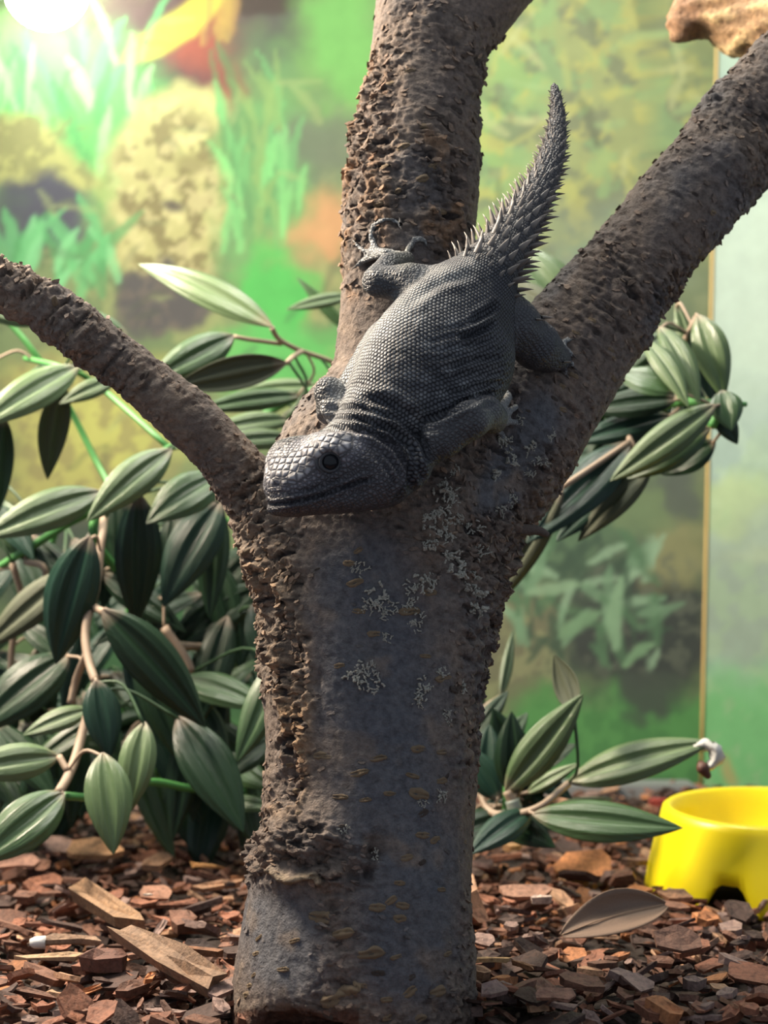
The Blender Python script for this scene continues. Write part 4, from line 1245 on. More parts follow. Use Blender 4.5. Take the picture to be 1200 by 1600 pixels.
for a in [((216, 770), (212, 962), 1.02, 1.04, 86, 'teal', -12, .05, .02), ((345, 782), (262, 935), 1.06, 1.04, 92, 'teal', 0, .10, -.04), ((140, 838), (92, 1022), .99, 1.0, 98, 'teal', 8, .08, -.05), ((160, 952), (308, 1122), .97, .98, 96, 'dark', 0, .10, .05),
          ((150, 1062), (170, 1176), .965, .955, 68, 'teal', 0, .10, 0), ((226, 1128), (202, 1262), .955, .94, 66, 'pale', 0, .15, 0), ((160, 1176), (176, 1322), .935, .915, 84, 'pale', 0, .14, .02), ((100, 1238), (-30, 1342), .93, .90, 92, 'mid', -8, .12, .04),
          ((92, 1182), (-52, 1206), .95, .93, 70, 'pale', -10, .15, 0), ((142, 1108), (44, 1146), .99, .98, 46, 'pale', 0, .14, 0), ((278, 1120), (372, 1286), .99, .96, 96, 'dark', 0, .10, .03), ((282, 1060), (408, 1104), 1.04, 1.02, 66, 'mid', 0, .14, 0),
          ((438, 1030), (374, 1180), 1.0, .98, 66, 'mid', 0, .08, .06), ((252, 930), (236, 1078), 1.06, 1.06, 66, 'dark', 0, .06, 0), ((412, 915), (262, 1016), 1.10, 1.08, 88, 'dark', 0, .1, .02), ((108, 1022), (-30, 1136), 1.02, 1.0, 98, 'dark', 0, .1, 0),
          ((118, 890), (-16, 1006), 1.05, 1.04, 70, 'olive', 0, .08, 0), ((410, 850), (300, 970), 1.12, 1.1, 70, 'dark', 0, .08, 0), ((412, 990), (296, 1046), 1.1, 1.08, 56, 'dark', 0, .08, 0), ((430, 1150), (350, 1215), 1.06, 1.04, 50, 'dark', 0, .1, 0),
          ((330, 1252), (432, 1262), 1.06, 1.04, 36, 'mid', 0, .1, 0), ((330, 1180), (420, 1230), 1.08, 1.06, 60, 'mid', 0, .1, 0), ((-10, 1130), (80, 1240), 1.06, 1.04, 66, 'dark', 0, .1, 0), ((215, 1010), (280, 1180), 1.06, 1.05, 70, 'dark', 0, .08, 0),
          ((60, 1010), (60, 1160), 1.1, 1.1, 70, 'dark', 0, .1, 0), ((350, 1080), (300, 1220), 1.1, 1.1, 70, 'dark', 0, .1, 0)]:
    leaf(vb, *a)
Rl_ = random.Random(3)
for k in range(64):      # inside of the plant, its deep shade put into dark leaf colours
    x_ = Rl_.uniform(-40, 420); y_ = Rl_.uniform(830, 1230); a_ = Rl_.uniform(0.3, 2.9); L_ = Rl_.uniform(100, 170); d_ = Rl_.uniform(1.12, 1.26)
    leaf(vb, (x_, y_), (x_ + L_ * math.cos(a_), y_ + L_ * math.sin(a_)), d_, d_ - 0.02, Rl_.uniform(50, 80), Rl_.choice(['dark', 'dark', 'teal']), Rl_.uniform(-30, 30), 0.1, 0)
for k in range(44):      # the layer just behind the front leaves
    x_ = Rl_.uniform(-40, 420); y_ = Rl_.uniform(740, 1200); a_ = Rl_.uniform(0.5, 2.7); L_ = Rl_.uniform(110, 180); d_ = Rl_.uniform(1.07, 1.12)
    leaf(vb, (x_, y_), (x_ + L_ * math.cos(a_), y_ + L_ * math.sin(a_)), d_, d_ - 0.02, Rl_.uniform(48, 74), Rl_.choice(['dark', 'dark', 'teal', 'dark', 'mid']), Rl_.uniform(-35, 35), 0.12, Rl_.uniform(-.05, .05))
stem(vb, [(165, 790, 1.05), (158, 850, 1.01), (150, 920, 1.0), (134, 980, .99), (138, 1030, .98), (150, 1066, .97)], 0.0026, M_STEM_P)
stem(vb, [(142, 945, 1.0), (160, 955, .985), (185, 962, .975)], 0.0022, M_STEM_P)
stem(vb, [(136, 1020, .985), (120, 1060, 1.0), (110, 1100, 1.0)], 0.0024, M_STEM_P)
stem(vb, [(90, 1240, .93), (108, 1210, .945), (125, 1160, .97), (150, 1066, .985)], 0.0028, M_STEM_P)
stem(vb, [(92, 1182, .95), (106, 1205, .945)], 0.002, M_STEM_P)
stem(vb, [(100, 1244, .94), (170, 1245, .97), (230, 1222, 1.02), (300, 1232, 1.06), (420, 1240, 1.1)], 0.0024, M_STEM_G)
stem(vb, [(270, 1008, 1.06), (330, 1010, 1.08), (390, 996, 1.1)], 0.0026, M_STEM_P)
stem(vb, [(256, 980, 1.05), (285, 1020, 1.05), (300, 1050, 1.05)], 0.0028, M_STEM_P)
stem(vb, [(20, 880, 1.07), (34, 940, 1.08), (20, 1000, 1.08), (16, 1060, 1.08)], 0.0022, M_STEM_P)
stem(vb, [(40, 878, 1.07), (70, 890, 1.06), (74, 960, 1.08)], 0.0022, M_STEM_P)
stem(vb, [(150, 800, 1.06), (152, 850, 1.06), (230, 960, 1.1), (250, 1100, 1.12), (240, 1262, 1.14)], 0.003, M_STEM_G)

for a in [((1090, 492), (1128, 614), 1.03, 1.02, 66, 'pale', 20, .16, .10), ((1084, 500), (1116, 626), 1.04, 1.04, 58, 'dark', 150, .05, 0), ((1056, 474), (1090, 590), 1.06, 1.05, 30, 'pale', 0, .1, 0), ((1030, 510), (1088, 622), 1.03, 1.0, 52, 'pale', 0, .16, .10),
          ((1005, 530), (1070, 628), 1.02, .99, 44, 'pale', 0, .16, .12), ((1060, 612), (968, 584), 1.0, 1.02, 66, 'mid', 10, .12, 0), ((1058, 624), (925, 640), 1.03, 1.04, 60, 'dark', 0, .1, 0), ((1050, 650), (905, 690), 1.04, 1.04, 58, 'teal', 0, .1, 0),
          ((1118, 632), (966, 742), .99, 1.0, 66, 'pale', -10, .12, .04), ((1108, 668), (990, 742), 1.0, 1.01, 60, 'mid', -10, .12, .06), ((1118, 690), (1040, 738), 1.02, 1.03, 60, 'dark', 0, .12, .04), ((985, 690), (835, 836), 1.03, 1.0, 92, 'teal', 0, .08, .03),
          ((1010, 716), (880, 836), 1.04, 1.02, 66, 'teal', 0, .08, 0), ((1020, 720), (912, 836), 1.02, 1.02, 60, 'olive', 0, .08, 0), ((1128, 610), (1142, 668), 1.0, .99, 60, 'mid', 0, .14, 0), ((1120, 640), (1150, 690), 1.0, 1.0, 40, 'dark', 0, .1, 0),
          ((880, 760), (772, 942), 1.0, 1.02, 56, 'olive', 0, .06, .04), ((960, 590), (1040, 520), 1.05, 1.05, 46, 'mid', 0, .1, 0), ((1000, 640), (900, 760), 1.07, 1.06, 70, 'dark', 0, .06, 0), ((1090, 600), (1060, 700), 1.06, 1.06, 60, 'dark', 0, .08, 0),
          ((898, 492), (812, 392), 1.10, 1.12, 100, 'pale', 0, .10, .04), ((880, 500), (790, 440), 1.07, 1.09, 60, 'olive', 0, .05, 0), ((860, 470), (830, 395), 1.12, 1.14, 50, 'pale', 0, .1, 0), ((960, 600), (860, 640), 1.08, 1.08, 60, 'dark', 0, .1, 0), ((1040, 560), (960, 540), 1.07, 1.07, 50, 'mid', 0, .12, 0)]:
    leaf(vc, *a)
for k in range(16):
    x_ = Rl_.uniform(960, 1090); y_ = Rl_.uniform(560, 700); a_ = Rl_.uniform(1.6, 3.6); L_ = Rl_.uniform(100, 160); d_ = Rl_.uniform(1.07, 1.11)
    leaf(vc, (x_, y_), (x_ + L_ * math.cos(a_), y_ + 0.8 * L_ * math.sin(a_)), d_, d_ - 0.01, Rl_.uniform(46, 66), Rl_.choice(['dark', 'teal', 'dark']), Rl_.uniform(-30, 30), 0.1, 0)
for k in range(22):
    x_ = Rl_.uniform(740, 850); y_ = Rl_.uniform(1190, 1275); a_ = Rl_.uniform(-2.8, 1.0); L_ = Rl_.uniform(70, 110)
    leaf(vd, (x_, y_), (x_ + L_ * math.cos(a_), y_ + L_ * math.sin(a_)), 1.035, 1.03, Rl_.uniform(40, 58), Rl_.choice(['dark', 'teal', 'dark']), Rl_.uniform(-30, 30), 0.1, 0)
stem(vc, [(1062, 628, 1.04), (1100, 628, 1.02), (1166, 632, 1.0)], 0.0016, M_STEM_G)
stem(vc, [(700, 620, 1.12), (880, 640, 1.1), (980, 650, 1.07), (1060, 628, 1.04), (1120, 636, 1.0), (1112, 668, 1.0)], 0.003, M_STEM_G)
stem(vc, [(860, 640, 1.1), (900, 560, 1.1), (905, 470, 1.1), (880, 480, 1.09)], 0.0024, M_STEM_G)
stem(vc, [(1060, 628, 1.04), (1060, 560, 1.05), (1088, 496, 1.035)], 0.002, M_STEM_P)
stem(vc, [(980, 650, 1.07), (985, 690, 1.03), (1010, 716, 1.04)], 0.002, M_STEM_P)
stem(vc, [(985, 690, 1.03), (880, 760, 1.0)], 0.002, M_STEM_P)

for a in [((790, 1236), (902, 1096), .985, .975, 72, 'pale', 12, .10, -.03), ((898, 1112), (868, 1030), .975, .99, 50, 'olive', 150, .06, .02), ((888, 1222), (1098, 1164), .99, .975, 78, 'pale', 0, .08, .03), ((832, 1272), (1048, 1292), .965, .945, 82, 'mid', 0, .08, -.06),
          ((745, 1130), (738, 1030), 1.05, 1.07, 44, 'dark', 0, .08, .08), ((782, 1090), (800, 992), 1.06, 1.08, 26, 'pale', 40, .08, 0), ((742, 1150), (790, 1085), 1.03, 1.04, 34, 'dark', 0, .1, 0), ((806, 1246), (800, 1122), .99, .99, 64, 'dark', 0, .10, .05),
          ((756, 1246), (764, 1140), 1.01, 1.02, 70, 'teal', 0, .08, 0), ((780, 1250), (728, 1170), 1.0, 1.01, 60, 'teal', 0, .08, 0), ((822, 1240), (900, 1196), 1.01, 1.0, 30, 'pale', 0, .1, 0), ((770, 1270), (860, 1320), .99, .97, 64, 'dark', 0, .08, 0),
          ((800, 1275), (700, 1310), 1.0, .98, 70, 'dark', 0, .08, 0), ((830, 1265), (740, 1330), .98, .95, 60, 'teal', 0, .1, 0), ((830, 1250), (790, 1150), 1.04, 1.06, 60, 'dark', 0, .1, 0), ((760, 1200), (820, 1120), 1.06, 1.08, 46, 'mid', 0, .1, 0), ((840, 1280), (950, 1250), 1.03, 1.05, 40, 'olive', 0, .1, 0)]:
    leaf(vd, *a)
stem(vd, [(888, 1224, .99), (870, 1240, .98), (840, 1262, .972), (800, 1272, .98), (760, 1262, 1.0), (740, 1180, 1.03), (745, 1120, 1.05), (782, 1090, 1.06)], 0.0022, M_STEM_P)
stem(vd, [(800, 1250, .985), (806, 1272, .985), (800, 1300, .99)], 0.0045, simple('stem_socket', (0.22, 0.26, 0.22), 0.5), 'stem_socket')
stem(vd, [(792, 1236, .985), (806, 1262, .985)], 0.003, M_STEM_P)

# hidden main stems inside the plants, and a stalk from every leaf to the nearest stem
for x_ in (-20, 70, 190, 330, 400):
    stem(vb, [(x_ + 20, 1255, 1.17), (x_, 1150, 1.19), (x_ + 14, 1000, 1.20), (x_ + 4, 880, 1.20), (x_ + 24, 810, 1.19)], 0.0026, M_STEM_G)
stem(va, [(-70, 430, 1.13), (10, 500, 1.12), (60, 560, 1.12), (110, 640, 1.14), (150, 720, 1.14), (190, 790, 1.12)], 0.0022, M_STEM_G)
stem(vd, [(790, 1300, 1.02), (790, 1200, 1.03), (770, 1130, 1.06)], 0.0024, M_STEM_G)
for par in (va, vb, vc, vd):
    S_ = np.array(STEM_PTS[par.name])
    for p0_, dr_, r_ in LEAF_BASES[par.name]:
        d_ = np.linalg.norm(S_ - np.array(p0_), axis=1); i_ = int(np.argmin(d_))
        if d_[i_] < 0.003: continue
        q_ = Vector(S_[i_]); m_ = (p0_ + q_) * 0.5 - dr_ * min(0.25 * d_[i_], 0.012)
        V, Fc = tube(smooth_path([q_, m_, p0_ + dr_ * 0.002], 4), np.linspace(r_ * 0.8, r_, 9), 6)
        link('leaf_stalk', mesh_np('leaf_stalk', V, Fc), M_STEM_P if d_[i_] < 0.03 else M_STALK, par)

# the scrap of shed skin caught on a leaf tip
def scrap():
    path = smooth_path([(1084, 1168, .974), (1100, 1164, .972), (1118, 1172, .970), (1118, 1188, .970), (1104, 1202, .970)], 5)
    V = []; Fc = []
    W = [8, 9, 10, 11, 11, 11, 10, 10, 10, 10, 11, 12, 12, 12, 12, 11, 10, 9, 8, 6, 3]
    for i, (x_, y_, d_) in enumerate(path):
        g = path[min(i + 1, len(path) - 1)] - path[max(i - 1, 0)]
        nx, ny = -g[1], g[0]; L = math.hypot(nx, ny) + 1e-9; nx /= L; ny /= L
        for j in range(7):
            v = -1 + j / 3
            wv = W[min(i, 20)] * v * (1 + 0.2 * random.uniform(-1, 1))
            V.append(P(x_ + nx * wv, y_ + ny * wv, d_ + 0.004 * abs(v) ** 1.5 + random.uniform(-.0006, .0006)))
    for i in range(len(path) - 1):
        for j in range(6):
            a = i * 7 + j; Fc.append((a, a + 1, a + 8, a + 7))
    me = mesh_np('shed_skin', V, Fc)
    return me
sk_root = empty('shed_skin_scrap', P(1100, 1172, .972), 'crumpled white scrap with a brown end hanging from a leaf tip', 'scrap')
o = link('papery_skin', scrap(), simple('papery_white', (0.62, 0.62, 0.58), 0.7, 0.2, 300, 0.6, 0.001), sk_root)
o.modifiers.new('thick', 'SOLIDIFY').thickness = 0.0007
sb = Field((0.17, 0.94, 0.02), (0.21, 1.0, 0.10), 0.0012)
c0_ = P(1098, 1200, .971); sb.cone(c0_, P(1106, 1212, .971), 0.0034, 0.0022, 0.002); sb.cone(P(1094, 1192, .973), c0_, 0.0018, 0.0034, 0.002)
o = link('brown_end', sb.mesh('brown_end'), simple('dried_brown', (0.10, 0.04, 0.025), 0.6), sk_root)
o['label'] = 'dark reddish-brown dried end'

# ------------------------------------------------------------------ the yellow bowl
BC = P(1203, 1400, 1.045); BC = np.array([BC[0], 1.045, 0.007])
bowl = empty('bowl', BC, 'bright yellow plastic bowl with arched cutouts, standing on the bark chips', 'bowl')
def bowl_mesh():
    prof = [(0.0005, 0.012), (0.040, 0.012), (0.050, 0.016), (0.0555, 0.028), (0.0575, 0.036), (0.0595, 0.0435), (0.0615, 0.0455), (0.0640, 0.0455), (0.0660, 0.0440), (0.0672, 0.040), (0.0690, 0.032), (0.0720, 0.020), (0.0748, 0.008), (0.0765, -0.002), (0.0772, -0.006), (0.0752, -0.006), (0.0728, 0.006), (0.0700, 0.020), (0.0676, 0.030), (0.0652, 0.038)]
    n = 144; V = []; Fc = []
    # the skirt rises in arches; one of them faces the log
    def lift(a):
        s = 0
        for c_ in (-2.12, -0.72, 0.68, 2.08):
            dlt = (a - c_ + math.pi) % (2 * math.pi) - math.pi
            s = max(s, 0.017 * (1 - float(sm(0.07, 0.24, abs(dlt)))))
        return s
    for i, (r, z) in enumerate(prof):
        for k in range(n):
            a = 2 * math.pi * k / n
            zz, rr = z, r
            if i >= 9:
                lim = -0.006 + lift(a)
                if z < lim:
                    zz = lim
                    outer = i <= 14
                    rr = (0.0772 - (lim + 0.006) * 0.245) - (0 if outer else 0.002)
            V.append((rr * math.cos(a), rr * math.sin(a), zz))
    for i in range(len(prof) - 1):
        for k in range(n):
            Fc.append((i * n + k, i * n + (k + 1) % n, (i + 1) * n + (k + 1) % n, (i + 1) * n + k))
    return mesh_np('bowl', V, Fc)
M_YEL = NT('yellow_plastic')
M_YEL.p(Base_Color=(0.92, 0.74, 0.006, 1), Roughness=0.35, Subsurface_Weight=0.15, Subsurface_Scale=0.01, Subsurface_Radius=(1.0, 0.7, 0.1))
bo = link('bowl_shell', bowl_mesh(), M_YEL.m, bowl, Matrix.Translation(Vector(BC)) @ Matrix.Rotation(math.radians(4), 4, 'X'))

# ------------------------------------------------------------------ bark chips
def chip_mesh(seed, kind):
    """an irregular broken slab: 1 long, rough faces"""
    R = random.Random(seed)
    asp = {'flat': R.uniform(0.45, 0.8), 'splinter': R.uniform(0.10, 0.2), 'chunk': R.uniform(0.45, 0.7)}[kind]
    th = {'flat': R.uniform(0.07, 0.14), 'splinter': R.uniform(0.05, 0.1), 'chunk': R.uniform(0.16, 0.28)}[kind]
    n = R.choice([6, 7, 8]); V = []; Fc = []
    cur = R.uniform(-0.10, 0.22)
    ang = sorted(2 * math.pi * (k + R.uniform(-.3, .3)) / n for k in range(n))
    rim = []
    for a in ang:
        r = R.uniform(0.78, 1.1)
        x = 0.5 * r * math.copysign(abs(math.cos(a)) ** 0.7, math.cos(a)); y = 0.5 * asp * r * math.copysign(abs(math.sin(a)) ** 0.7, math.sin(a))
        rim.append((x, y))
    def z(x, y): return cur * (y / asp) ** 2 + 0.08 * x * R.uniform(-1, 1)
    for (x, y) in rim: V.append((x, y, th / 2 + z(x, y)))
    for (x, y) in rim: V.append((x * R.uniform(0.86, 1.0), y * R.uniform(0.86, 1.0), -th / 2 + z(x, y)))
    mid = [(x * 0.5, y * 0.5) for x, y in rim]
    for (x, y) in mid: V.append((x, y, th / 2 + z(x, y) + R.uniform(-0.3, 0.35) * th))
    V.append((0, 0, th / 2 + R.uniform(-0.2, 0.4) * th)); V.append((0, 0, -th / 2))
    for k in range(n):
        k2 = (k + 1) % n
        Fc += [(k, 2 * n + k, 2 * n + k2, k2)[::-1], (2 * n + k, 3 * n, 2 * n + k2)[::-1], (k, k2, n + k2, n + k)[::-1], (n + k, n + k2, 3 * n + 1)[::-1]]
    return V, Fc
def chip_color_material(name, src):
    m = NT(name)
    base = m.n('ShaderNodeObjectInfo').outputs['Color'] if src == 'object' else m.attr('Col')
    g = m.geo()
    n1 = m.noise(420, 5, 0.65, g); n2 = m.noise(110, 3, 0.6, g)
    c = m.mix(0.85, base, m.ramp(n1, [(0.28, (0.40, 0.38, 0.38)), (0.5, (0.95, 0.95, 0.95)), (0.74, (1.4, 1.35, 1.3))]), 'MULTIPLY')
    c = m.mix(0.6, c, m.ramp(n2, [(0.3, (0.55, 0.52, 0.55)), (0.65, (1.2, 1.15, 1.1))]), 'MULTIPLY')
    m.p(Base_Color=c, Roughness=0.75, Normal=m.bump(n1, 0.8, 0.0012), Specular_IOR_Level=0.4)
    return m.m
M_CHIP = chip_color_material('bark_chip', 'object'); M_CHIPS = chip_color_material('bark_litter', 'attr')
PAL = {'reddish-brown': (0.26, 0.112, 0.066), 'dark brown': (0.066, 0.038, 0.030), 'brown': (0.16, 0.080, 0.052), 'tan': (0.42, 0.25, 0.15), 'orange-brown': (0.42, 0.18, 0.075), 'greyish': (0.24, 0.165, 0.14)}
CH = {k: [chip_mesh(i + 100 * j, k) for i in range(10)] for j, k in enumerate(['flat', 'splinter', 'chunk'])}
CHM = {}
for k, L in CH.items():
    CHM[k] = []
    for V, Fc in L:
        me = mesh_np('bark_chip', V, Fc, smooth=False); me.materials.append(M_CHIP); CHM[k].append(me)
Rc = random.Random(17)
def chip_rot(R, steep=0.35):
    return (Matrix.Rotation(R.uniform(0, 6.28), 3, 'Z') @ Matrix.Rotation(R.gauss(0, steep), 3, 'X') @ Matrix.Rotation(R.gauss(0, steep * 0.7), 3, 'Y'))
def blocked(x, y):
    if math.hypot(x + 0.012, y - 0.745) < 0.050: return True
    if math.hypot(x - BC[0], y - BC[1]) < 0.060: return True
    return False
# under-layer: thousands, one mass
def litter():
    Vs = []; Fs = []; Cs = []; off_ = 0
    keys = list(PAL); n_ = 0
    while n_ < 8500:
        y = 0.50 + 0.98 * Rc.random() ** 1.25
        hw = 0.26 * y + 0.12
        x = Rc.uniform(-hw, hw)
        if blocked(x, y): continue
        k = Rc.choices(['flat', 'splinter', 'chunk'], [5, 2, 3])[0]
        V, Fc = Rc.choice(CH[k])
        s = (0.005 + 0.016 * Rc.random() ** 1.3) * (1.3 if k == 'splinter' else 1) * (0.85 if k == 'chunk' else 1)
        M_ = chip_rot(Rc, 0.42)
        p = np.array([x, y, ground_z(x, y) + Rc.uniform(-0.003, 0.006)])
        Vs.append((np.array(V) * s) @ np.array(M_.transposed()) + p)
        Fs += [tuple(i + off_ for i in f) for f in Fc]
        off_ += len(V)
        col = np.array(PAL[Rc.choices(keys, [5, 5, 5, 1.2, 1.4, 2])[0]]) * Rc.uniform(0.6, 1.25)
        Cs += [col] * len(V); n_ += 1
    me = mesh_np('bark_litter', np.vstack(Vs), Fs, smooth=False); set_color(me, np.array(Cs)); me.materials.append(M_CHIPS)
    return me
lit = link('bark_litter', litter())
tag(lit, 'brown bark chips covering the tank floor in a thick layer', 'bark chips', kind='stuff')

def place_chip(name, px_, py_, spx, kind, col, label=None, group=None, rot=None, lift=0.006, seed=None, cat='bark chip'):
    """a chip lying on the ground where a pixel looks"""
    r = FWD + (px_ - 600) / F_PX * RGT + (800 - py_) / F_PX * UPV
    z = 0.006; 
    t = (z - CAM[2]) / r[2]; p = CAM + r * t
    p[2] = float(ground_z(p[0], p[1])) + lift
    me = CHM[kind][(seed if seed is not None else Rc.randrange(10))]
    o = link(name, me, None, None, mat4(rot if rot is not None else chip_rot(Rc, 0.3), p, (spx * PXS(p[1]),) * 3))
    o.color = (*[min(1, v) for v in col], 1)
    tag(o, label, cat, group)
    return o
def rz(deg, x=0, y=0):
    return Matrix.Rotation(math.radians(deg), 3, 'Z') @ Matrix.Rotation(math.radians(y), 3, 'Y') @ Matrix.Rotation(math.radians(x), 3, 'X')
# chips that stand out
SPECIAL = [
    ('wood_splinter', 170, 1455, 330, 'splinter', (0.25, 0.155, 0.085), 'long split tan stick slanting across the bark chips', rz(-58, 20, 4), 0.016, 1, 'stick'),
    ('wood_splinter', 262, 1545, 340, 'splinter', (0.23, 0.15, 0.095), 'broad grey-brown wood splinter lying beside the foot of the log', rz(-52, 25, 6), 0.018, 3, 'stick'),
    ('wood_splinter', 108, 1496, 120, 'splinter', (0.30, 0.20, 0.13), 'thin reddish twig with a white tip on the chips', rz(6), 0.014, 4, 'stick'),
    ('wood_splinter', 330, 1318, 84, 'splinter', (0.42, 0.22, 0.10), 'upright orange-brown stick leaning among chips behind the log', rz(20, 0, -58), 0.016, 5, 'stick'),
    ('wood_splinter', 305, 1520, 110, 'splinter', (0.21, 0.10, 0.05), 'short dark reddish stick resting by the log foot', rz(-14), 0.014, 6, 'stick'),
    ('wood_splinter', 320, 1375, 70, 'splinter', (0.50, 0.27, 0.10), 'small bright orange splinter among the chips', rz(-25), 0.014, 7, 'stick'),
    ('wood_splinter', 80, 1513, 110, 'splinter', (0.40, 0.27, 0.16), 'slim pale straw-like splinter on the dark chips', rz(10), 0.012, 8, 'stick'),
    ('wood_splinter', 762, 1530, 80, 'splinter', (0.45, 0.30, 0.15), 'pale yellow splinter lying against the log', rz(4), 0.012, 2, 'stick'),
    ('wood_splinter', 815, 1545, 70, 'splinter', (0.30, 0.16, 0.08), 'reddish splinter pointing up among chips in front of the dry leaf', rz(-60), 0.014, 9, 'stick'),
    ('bark_chip', 145, 1355, 96, 'flat', (0.52, 0.30, 0.15), 'large pale orange flat bark chip beneath the drooping leaves', rz(-8, 14), 0.016, 0, 'bark chip'),
    ('bark_chip', 20, 1365, 80, 'flat', (0.40, 0.23, 0.17), 'pinkish layered bark chip under the drooping plant', rz(15, 20), 0.014, 1, 'bark chip'),
    ('bark_chip', 915, 1378, 92, 'flat', (0.48, 0.20, 0.075), 'bright orange bark chip in front of the low plant', rz(-22, 24), 0.014, 2, 'bark chip'),
    ('bark_chip', 800, 1345, 38, 'chunk', (0.55, 0.33, 0.15), 'small bright tan chip below the striped leaf', rz(30), 0.014, 3, 'bark chip'),
    ('bark_chip', 820, 1436, 84, 'flat', (0.27, 0.15, 0.10), 'broad smooth reddish-brown chip beside the pale stone', rz(5, 16), 0.016, 4, 'bark chip'),
    ('bark_chip', 995, 1368, 50, 'chunk', (0.19, 0.11, 0.085), 'rounded grey-brown chip against the yellow bowl', rz(0), 0.014, 5, 'bark chip'),
    ('bark_chip', 1060, 1515, 78, 'flat', (0.21, 0.115, 0.08), 'thick layered bark chip standing in front of the yellow bowl', rz(10, 35), 0.018, 6, 'bark chip'),
    ('bark_chip', 740, 1470, 100, 'flat', (0.26, 0.125, 0.075), 'big upright reddish bark slab leaning on the log', rz(70, 60), 0.018, 7, 'bark chip'),
    ('bark_chip', 1055, 1425, 60, 'flat', (0.42, 0.23, 0.13), 'tan chip touching the tip of the dry leaf', rz(20, 20), 0.014, 8, 'bark chip'),
    ('bark_chip', 245, 1425, 56, 'flat', (0.32, 0.17, 0.11), 'round pinkish bark chip beside the long split stick', rz(0, 30), 0.016, 9, 'bark chip'),
    ('bark_chip', 165, 1530, 84, 'chunk', (0.13, 0.062, 0.045), 'large dark reddish rounded bark chunk below the white-tipped twig', rz(-6, 10), 0.014, 2, 'bark chip'),
    ('bark_chip', 770, 1590, 66, 'flat', (0.24, 0.16, 0.14), 'grey smooth bark chip next to the log foot', rz(40, 20), 0.016, 3, 'bark chip'),
    ('bark_chip', 865, 1595, 70, 'flat', (0.30, 0.16, 0.11), 'pinkish-brown bark chip in front of the dry leaf', rz(-15, 18), 0.016, 1, 'bark chip'),
    ('brick_fragment', 1028, 1277, 34, 'chunk', (0.30, 0.045, 0.03), 'small red fragment tucked between leaf tip and bowl', rz(0), 0.012, 6, 'fragment'),
    ('pale_stone', 845, 1452, 42, 'chunk', (0.46, 0.36, 0.30), 'pale pinkish-grey stone lying beside the dry leaf', rz(0), 0.018, 1, 'stone'),
    ('pale_stone', 252, 1320, 32, 'chunk', (0.55, 0.47, 0.38), 'cream stone on the chips below the plant', rz(10), 0.014, 4, 'stone'),
    ('pale_stone', 231, 1440, 15, 'chunk', (0.80, 0.68, 0.55), 'tiny white stone in front of the round pinkish chip', rz(0), 0.020, 5, 'stone'),
]
for nm, x_, y_, s_, k_, col, lab, rot, lf_, sd, ct in SPECIAL:
    place_chip(nm, x_, y_, s_, k_, col, lab, None, rot, lf_, sd, ct)
# white paint on the tip of the twig is a part of it
tw = [o for o in COL.objects if o.get('label', '').startswith('thin reddish twig')][0]
me = bpy.data.meshes.new('x'); bpy.data.meshes.remove(me)
V, Fc = tube([(-0.50, 0, 0.0), (-0.44, 0, 0.0), (-0.30, 0, 0.0)], [0.045, 0.075, 0.085], 8)
tip = bpy.data.objects.new('white_tip', mesh_np('white_tip', V, Fc)); COL.objects.link(tip); tip.parent = tw
tip.data.materials.append(simple('white_tip', (0.75, 0.73, 0.70), 0.6)); tip['label'] = 'white chalky tip'
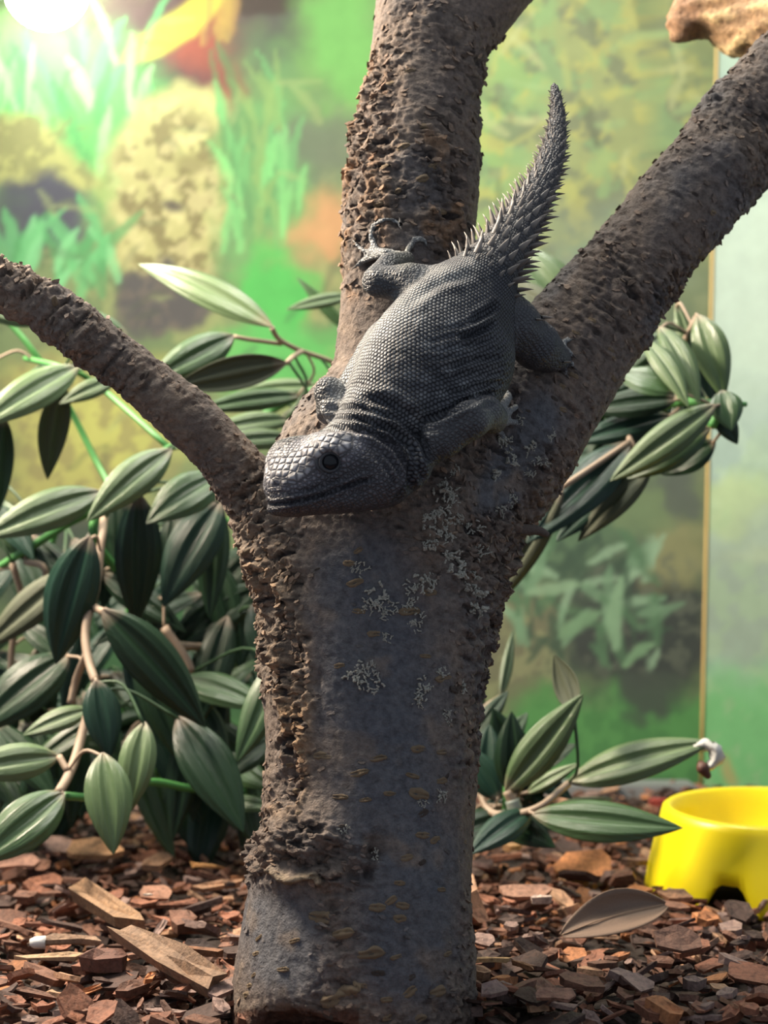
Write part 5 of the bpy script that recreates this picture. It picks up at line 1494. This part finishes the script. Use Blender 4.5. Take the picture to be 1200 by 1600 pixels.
# the other large chips on top of the layer, one by one
kinds_ = ['flat', 'splinter', 'chunk']; shape_word = {'flat': 'flat bark chip', 'splinter': 'thin bark splinter', 'chunk': 'chunky bark piece'}
n_ = 0
while n_ < 270:
    px_ = Rc.uniform(-30, 1230); py_ = 1300 + 310 * Rc.random() ** 0.8
    if 370 < px_ < 722: continue
    if abs(px_ - 962) < 100 and 1440 < py_ < 1560 + Rc.uniform(-20, 10): continue
    if px_ > 1000 and py_ < 1450 - (1200 - px_) * 0.2: continue
    k = Rc.choices(kinds_, [6, 2, 3])[0]
    cn = Rc.choices(list(PAL), [5, 4, 4, 1.4, 1.4, 2])[0]
    s_ = Rc.uniform(36, 92) * (1.3 if k == 'splinter' else 0.85 if k == 'chunk' else 1) * (0.75 + 0.25 * (py_ - 1300) / 300)
    if math.hypot(px_ - 960, (py_ - 1475) * 1.5) < 130: zone = 'around the dry leaf'
    elif px_ > 980: zone = 'in front of the yellow bowl'
    elif abs(px_ - 760) < 50: zone = 'close against the log beside the low plant'
    elif px_ > 700: zone = 'between the low plant and the dry leaf' if py_ < 1440 else 'between the log and the dry leaf'
    elif px_ > 290: zone = 'close against the log beside the drooping plant'
    elif py_ < 1400: zone = 'in the shade of the drooping plant'
    elif py_ < 1500: zone = 'around the long split stick'
    else: zone = 'around the white-tipped twig'
    sw = 'large' if s_ > 70 else 'small' if s_ < 48 else 'middling'
    lab = f'{sw} {cn} {shape_word[k]} {zone}'
    col = np.array(PAL[cn]) * Rc.uniform(0.85, 1.2)
    place_chip('bark_chip', px_, py_, s_, k, col, lab, f'{sw} {cn} {shape_word[k]}s {zone}', None, Rc.uniform(0.006, 0.013))
    n_ += 1

# the dry fallen leaf
dl = empty('dry_leaf', P(960, 1490, 0.86), 'curled dry brown leaf lying on the chips in front of the bowl', 'leaf')
def dry_leaf_mesh():
    NU, NV = 22, 12; V = []; Fc = []
    for i in range(NU + 1):
        u = i / NU
        w = 0.5 * math.sin(math.pi * min(1, (u * 0.97 + 0.015))) ** 0.75
        for j in range(NV + 1):
            v = -1 + 2 * j / NV
            fold = 0.55 * w * max(0, v - 0.45 - 0.0 * u) ** 1.2 * (1 if u > 0.45 else u / 0.45)
            z = 0.10 * math.sin(u * 3.0) + 0.22 * w * v * v + fold * 1.6 + 0.012 * math.sin(9 * v + 6 * u)
            V.append((u, v * w - fold * 0.8, z))
    for i in range(NU):
        for j in range(NV):
            a = i * (NV + 1) + j; Fc.append((a, a + NV + 1, a + NV + 2, a + 1))
    return mesh_np('dry_leaf', V, Fc)
p0 = Vector(P(878, 1503, 0.845)); p1 = Vector(P(1040, 1432, 0.875))
p0.z = max(p0.z, 0.012) + 0.002; p1.z = max(p1.z, 0.020) + 0.003
xx_ = p1 - p0
dlo = link('blade', dry_leaf_mesh(), simple('dry_leaf', (0.21, 0.135, 0.09), 0.65, 0.3, 60, 0.3, 0.0008), dl, mat4(frame(xx_, (Vector((0, -0.75, 1.0)))), p0, (xx_.length, 0.026, 0.026)))
dlo.modifiers.new('thick', 'SOLIDIFY').thickness = 0.02
V, Fc = tube([(0.0, 0, 0.004), (0.3, 0, 0.12), (0.6, 0, 0.13), (0.97, 0, 0.05)], [0.012, 0.012, 0.010, 0.006], 6)
link('midrib', mesh_np('midrib', V, Fc), simple('dry_midrib', (0.30, 0.20, 0.13), 0.6), dl, dlo.matrix_local and mat4(frame(xx_, (Vector((0, -0.75, 1.0)))), p0, (xx_.length, 0.026, 0.026)))
